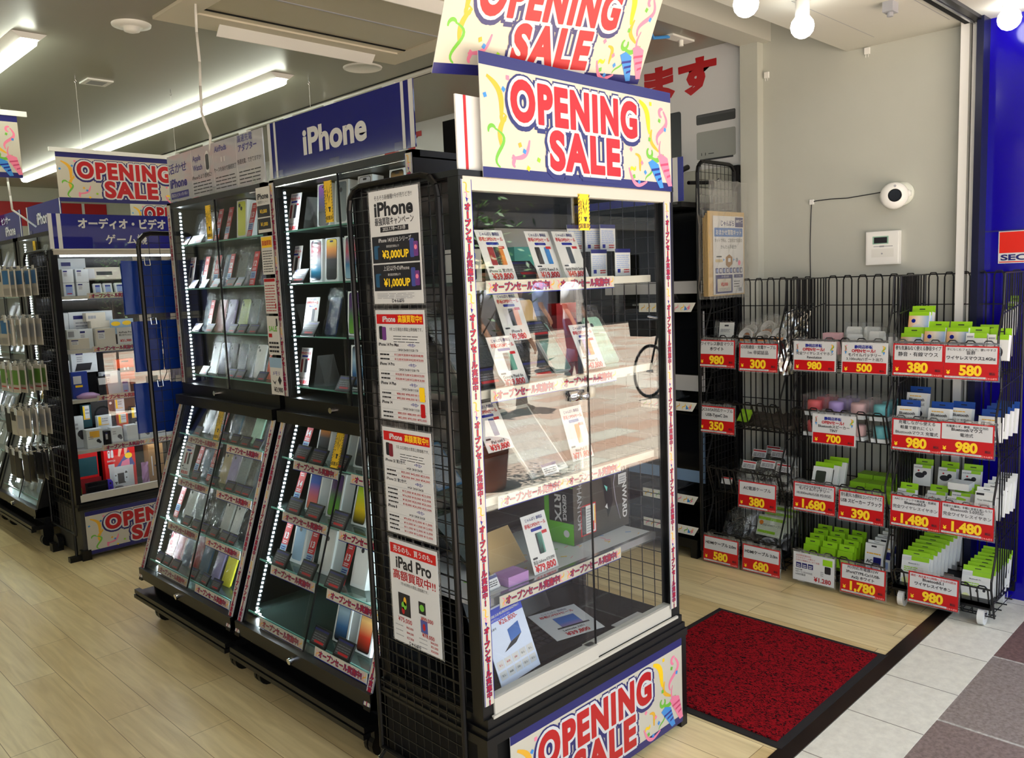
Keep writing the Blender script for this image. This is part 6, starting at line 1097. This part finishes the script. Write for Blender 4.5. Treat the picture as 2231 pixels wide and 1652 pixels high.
for i, (x, y, z) in enumerate(((3.84, 1.945, 1.11), (3.90, 1.95, 1.13), (3.96, 1.96, 1.14))):
    o = solo('foil_bag', MB().sheet(.10, .19, 6, 9, .010, FOIL), '%s crumpled silver foil bag, top basket, right end of left rack' % ORD[i], 'bag', None, 'foil bags on the left rack'); o.location = (x, y, z); o.rotation_euler = (-.3, .15, WEST+.5)
o = solo('foil_bag', MB().sheet(.06, .17, 5, 8, .006, FOIL), 'narrow silver foil bag drooping down between the left and middle racks', 'bag', None, 'foil bags on the left rack'); o.location = (3.76, 1.905, 1.02); o.rotation_euler = (-.1, -.2, WEST+.3)
DK = mt('dark_cable', (24, 24, 26), .4)
for i, y in enumerate((2.14, 2.07, 2.0, 1.95)):
    o = solo('cable_packet', MB().sheet(.1, .13, 5, 6, .004, mt('dark_packet', (62, 56, 50), .3)), '%s dark flat cable packet, second basket, left rack' % ORD[i], 'packet', None, 'dark packets on the left rack'); o.location = (3.79, y, .745); o.rotation_euler = (-1.15, .1*i, WEST)
solo('green_packet', MB().sheet(.07, .08, 4, 4, .003, lb), 'small green packet in the second basket of the left rack', 'packet').location = (3.80, 2.17, .76)
bpy.data.objects['green_packet'].rotation_euler = (-.8, 0, WEST)
goods('cb2', cbag(DK, DK, .13, .14, 1), [(3.79, 2.15, .035), (3.80, 2.05, .05), (3.80, 1.965, .04), (3.88, 2.14, .08), (3.89, 2.04, .09), (3.95, 2.1, .09)], 'clear bag of black power cable with paper label', R1, 2, .45, g='power cable bags on the left rack')
box_item('white_carton', 'white carton behind the black cable bags of the left rack', 'box', (3.93, 2.0, .40), .13, .05, .17, GW, None, WEST, .1)
box_item('label_block', 'small packet with red and white label in the third basket at its left end', 'packet', (3.77, 2.25, .40), .07, .02, .06, BLKM, lambda b, w, h: b.rect(-w*.45, w*.45, h*.4, h, -.0006, PAPER).rect(-w*.45, w*.45, h*.88, h*.98, -.001, RED), WEST, .2)
goods('hd', cbag(DK, DK, .15, .19), [(3.79, 2.23, .045), (3.83, 2.21, .06)], 'clear bag with a thick black video cable', R1, 3, .45, g='video cable bags on the left rack')
def greenbag():
    t = thing('cable_bag', '', 'cable bag'); put('header_card', MB().box(-.075, .075, -.003, 0, .085, .19, mt('lime_pale', (206, 214, 190), .45)).rect(-.075, .075, .165, .18, -.0036, LIME).text('4K対応 HDMIケーブル', 0, .135, .014, INK, .12, y=-.0036).rect(-.07, .03, .098, .112, -.0036, LIME).disc(-.055, .15, .012, -.0036, OR), t)
    q = MB().tube([(.04*math.cos(a), -.002, .045+.03*math.sin(a)) for a in [i*PI/7 for i in range(15)]], .006, GREY, 8); put('cable', q, t); put('clear_bag', MB().sheet(.16, .2, 6, 8, .004, FILM, y=-.012), t); return t
goods('gb', greenbag, [(3.80, 2.04, .05), (3.84, 2.02, .07), (3.88, 2.0, .09)], 'green-headed video cable bag', R1, 3, .35, g='green-headed cable bags on the left rack')
solo('post_stand', MB().rod((4.0, .76, .04), (4.0, .76, .34), .012, BLK, 10).box(3.95, 4.05, .70, .82, 0, .06, BLKM), 'black sign foot standing at the right edge of the photo by the blue wall', 'stand')
# ================================================================ THE STREET THAT THE CASE GLASS REFLECTS
t = thing('bicycle', 'black city bicycle parked in the sunny street, seen mirrored in the case glass', 'bicycle', (9.0, -3.0, 0))
def ring(q, c, r, w, m, n=28):
    pts = [(c[0]+r*math.cos(2*PI*i/n), c[1], c[2]+r*math.sin(2*PI*i/n)) for i in range(n+1)]; q.tube(pts, w, m, 6)
for x in (8.45, 9.5):
    q = MB(); ring(q, (x, -3.0, .335), .32, .017, BLK); ring(q, (x, -3.0, .335), .30, .006, SILV)
    for i in range(16): q.rod((x, -3.0, .335), (x+.3*math.cos(i*PI/8), -3.0, .335+.3*math.sin(i*PI/8)), .0015, SILV)
    q.rod((x, -3.04, .335), (x, -2.96, .335), .02, SILV, 10); put('wheel', q, t)
q = MB().tube([(9.5, -3, .335), (9.05, -3, .32), (8.95, -3, .72), (9.5, -3, .335)], .014, BLK, 8).tube([(9.05, -3, .32), (8.62, -3, .78), (8.95, -3, .72)], .016, BLK, 8).tube([(8.45, -3, .335), (8.62, -3, .78), (8.66, -3, .98)], .014, BLK, 8); put('frame', q, t)
put('handlebar', MB().tube([(8.85, -3.25, .98), (8.68, -3.18, 1.0), (8.66, -3, .98), (8.68, -2.82, 1.0), (8.85, -2.75, .98)], .012, SILV, 8), t); put('saddle', MB().lathe([(0, .0), (.09, .0), (.1, .03), (.05, .06), (0, .065)], (8.95, -3, .80), BLK, 14).rod((8.95, -3, .7), (8.95, -3, .82), .013, SILV, 8), t)
put('pedal', MB().rod((9.05, -3.1, .32), (9.05, -2.9, .32), .012, BLK, 8).rod((9.05, -3.02, .32), (9.05, -2.98, .32), .08, BLK, 16).box(8.98, 9.12, -3.14, -3.08, .15, .17, BLK).rod((9.05, -3.09, .32), (9.05, -3.1, .16), .01, BLK, 6), t)
put('basket', MB().prism([(-3.15, .78), (-2.85, .78), (-2.82, .98), (-3.18, .98)], 'x', 8.26, 8.52, BLKM), t)
def skin_body(name, V, E, R, mat_, parent):
    me = bpy.data.meshes.new(name); me.from_pydata(V, E, []); o = bpy.data.objects.new(name, me); COL.objects.link(o); o.parent = parent; me.materials.append(mat_)
    s_ = o.modifiers.new('skin', 'SKIN'); o.modifiers.new('smooth', 'SUBSURF').levels = 1; o.modifiers[-1].render_levels = 1; s_.use_smooth_shade = True
    if not me.skin_vertices: 
        for_ = me.attributes
    for i, rr in enumerate(R): me.skin_vertices[0].data[i].radius = (rr, rr) if not isinstance(rr, tuple) else rr
    me.skin_vertices[0].data[0].use_root = True; me.materials.clear(); me.materials.append(mat_); return o
def person(x, y, rz, shirt, trousers, hair, label, hat=None, h=1.0):
    t = thing('person', label, 'person', (x, y, 0)); t.rotation_euler = (0, 0, rz); t.scale = (h, h, h)
    SK = mt('skin', (206, 160, 132), .5)
    V = [(0, 0, .92), (0, 0, 1.12), (0, .01, 1.36), (0, 0, 1.46), (0, -.01, 1.53), (0, -.015, 1.62), (0, -.005, 1.68)]; R = [.11, .105, .12, .05, .055, .085, .06]; E = [(i, i+1) for i in range(6)]
    for s in (-1, 1):
        n = len(V); V += [(s*.09, 0, .86), (s*.11, -.03*s, .48), (s*.12, .04*s, .09), (s*.13, -.10+.04*s, .04)]; R += [.085, .058, .04, .038]; E += [(0, n), (n, n+1), (n+1, n+2), (n+2, n+3)]
        n = len(V); V += [(s*.19, .01, 1.38), (s*.25, .0, 1.12), (s*.24, -.12, .92), (s*.235, -.15, .85)]; R += [.055, .042, .03, .032]; E += [(2, n), (n, n+1), (n+1, n+2), (n+2, n+3)]
        a = n+3
        for k, (dx, dz) in enumerate(((-.022, -.075), (-.007, -.088), (.009, -.082), (.023, -.066))):
            n = len(V); V += [(s*.235+dx, -.16, .85+dz*.5), (s*.235+dx, -.155, .85+dz)]; R += [.009, .008]; E += [(a, n), (n, n+1)]
        n = len(V); V += [(s*.20, -.17, .83), (s*.195, -.185, .80)]; R += [.011, .009]; E += [(a, n), (n, n+1)]
    skin_body('body', V, E, R, SK, t)
    put_local = lambda nm_, mb, sm=True: (lambda me: (lambda o: (COL.objects.link(o), setattr(o, 'parent', t), me.polygons.foreach_set('use_smooth', [sm]*len(me.polygons))))(bpy.data.objects.new(nm_, me)))(mb.mesh(nm_))
    def ell(q, c, rx, ry, rz_, m, n=16, lo=-90, hi=90):
        st = [math.radians(lo+(hi-lo)*i/8) for i in range(9)]; vs = [(c[0]+rx*math.cos(a)*math.cos(2*PI*j/n), c[1]+ry*math.cos(a)*math.sin(2*PI*j/n), c[2]+rz_*math.sin(a)) for a in st for j in range(n)]
        q.add(vs, [(i*n+j, i*n+(j+1) % n, (i+1)*n+(j+1) % n, (i+1)*n+j) for i in range(8) for j in range(n)], m); return q
    q = MB(); n = 18; prof = [(.19, .13, .88), (.18, .125, 1.05), (.19, .135, 1.2), (.215, .135, 1.34), (.19, .12, 1.42), (.07, .07, 1.47)]
    q.add([(a*math.cos(2*PI*j/n), b_*math.sin(2*PI*j/n), z) for a, b_, z in prof for j in range(n)], [(i*n+j, i*n+(j+1) % n, (i+1)*n+(j+1) % n, (i+1)*n+j) for i in range(5) for j in range(n)], shirt)
    for s in (-1, 1): q.rod((s*.17, .01, 1.39), (s*.25, 0, 1.15), .075, shirt, 12, .06)
    put_local('shirt', q)
    q = MB()
    for s in (-1, 1): q.rod((s*.085, 0, .93), (s*.11, -.03*s, .5), .115, trousers, 14, .08).rod((s*.11, -.03*s, .5), (s*.12, .04*s, .1), .08, trousers, 14, .06)
    put_local('trousers', q)
    q = MB()
    for s in (-1, 1): ell(q, (s*.125, -.03+.04*s, .04), .05, .13, .045, mt('shoe', (40, 38, 40), .6))
    put_local('shoe', q)
    q = ell(MB(), (0, .012, 1.635), .088, .10, .105, hair, lo=-10); put_local('hair', q)
    q = MB(); 
    for s in (-1, 1): ell(q, (s*.032, -.088, 1.625), .011, .006, .007, INK, 8)
    q.prism([(-.004, 0), (.004, 0), (0, .03)], 'y', 0, .001, SK); ell(q, (0, -.098, 1.60), .010, .014, .018, SK, 8); ell(q, (0, -.088, 1.568), .022, .006, .005, mt('lips', (160, 80, 76), .5), 8); put_local('face', q)
    if hat: put_local('hat', MB().lathe([(.17, 1.66), (.17, 1.668), (.10, 1.675), (.095, 1.74), (.06, 1.765), (0, 1.77)], (0, 0, 0), hat, 20))
    return t
HB = mt('hair_black', (22, 18, 18), .5); LS = mt('shirt_light', (206, 212, 222), .8)
person(6.3, -3.7, 2.6, LS, mt('trousers_dark', (40, 42, 50), .8), HB, 'person in pale shirt and straw hat mirrored in the left glass pane', mt('straw', (196, 176, 130), .8))
person(6.75, -3.6, 2.2, mt('shirt_grey', (120, 124, 134), .8), mt('trousers_dark'), HB, 'person in grey shirt beside the straw-hatted one, mirrored in the glass', h=.9)
person(9.3, -5.0, 2.9, mt('shirt_white', (236, 236, 236), .8), mt('trousers_blue', (60, 70, 96), .8), HB, 'person in white shirt mirrored in the middle of the right glass')
person(9.9, -6.2, 2.4, mt('shirt_blue', (130, 150, 190), .8), mt('trousers_dark'), HB, 'person in blue shirt standing farther off, mirrored at the right glass')
t = thing('potted_tree', 'leafy potted tree at the street edge, mirrored at the upper left of the case glass', 'tree', (4.1, -1.4, 0))
put('pot', MB().lathe([(0, 0), (.16, 0), (.2, .35), (.18, .35), (.17, .3), (0, .3)], (4.1, -1.4, 0), mt('terracotta', (150, 84, 60), .8), 18), t); q = MB().rod((4.1, -1.4, .3), (4.12, -1.4, 1.5), .02, mt('bark', (80, 64, 48), .9), 8, .014)
for i in range(9): a = i*2.1; q.rod((4.11, -1.4, 1.1+i*.1), (4.11+.3*math.cos(a), -1.4+.3*math.sin(a), 1.45+i*.1), .007, mt('bark'), 5, .003)
put('trunk', q, t); q = MB(); LF = mt('leaf_green', (66, 110, 40), .5)
for i in range(420):
    c = Vector((4.12+random.gauss(0, .2), -1.4+random.gauss(0, .2), 1.75+random.gauss(0, .25))); d = Vector((random.uniform(-1, 1), random.uniform(-1, 1), random.uniform(-.6, .4))).normalized(); e = d.orthogonal().normalized()
    q.add([c, c+d*.035+e*.011, c+d*.075, c+d*.035-e*.011], [(0, 1, 2, 3)], LF)
put('foliage', q, t)
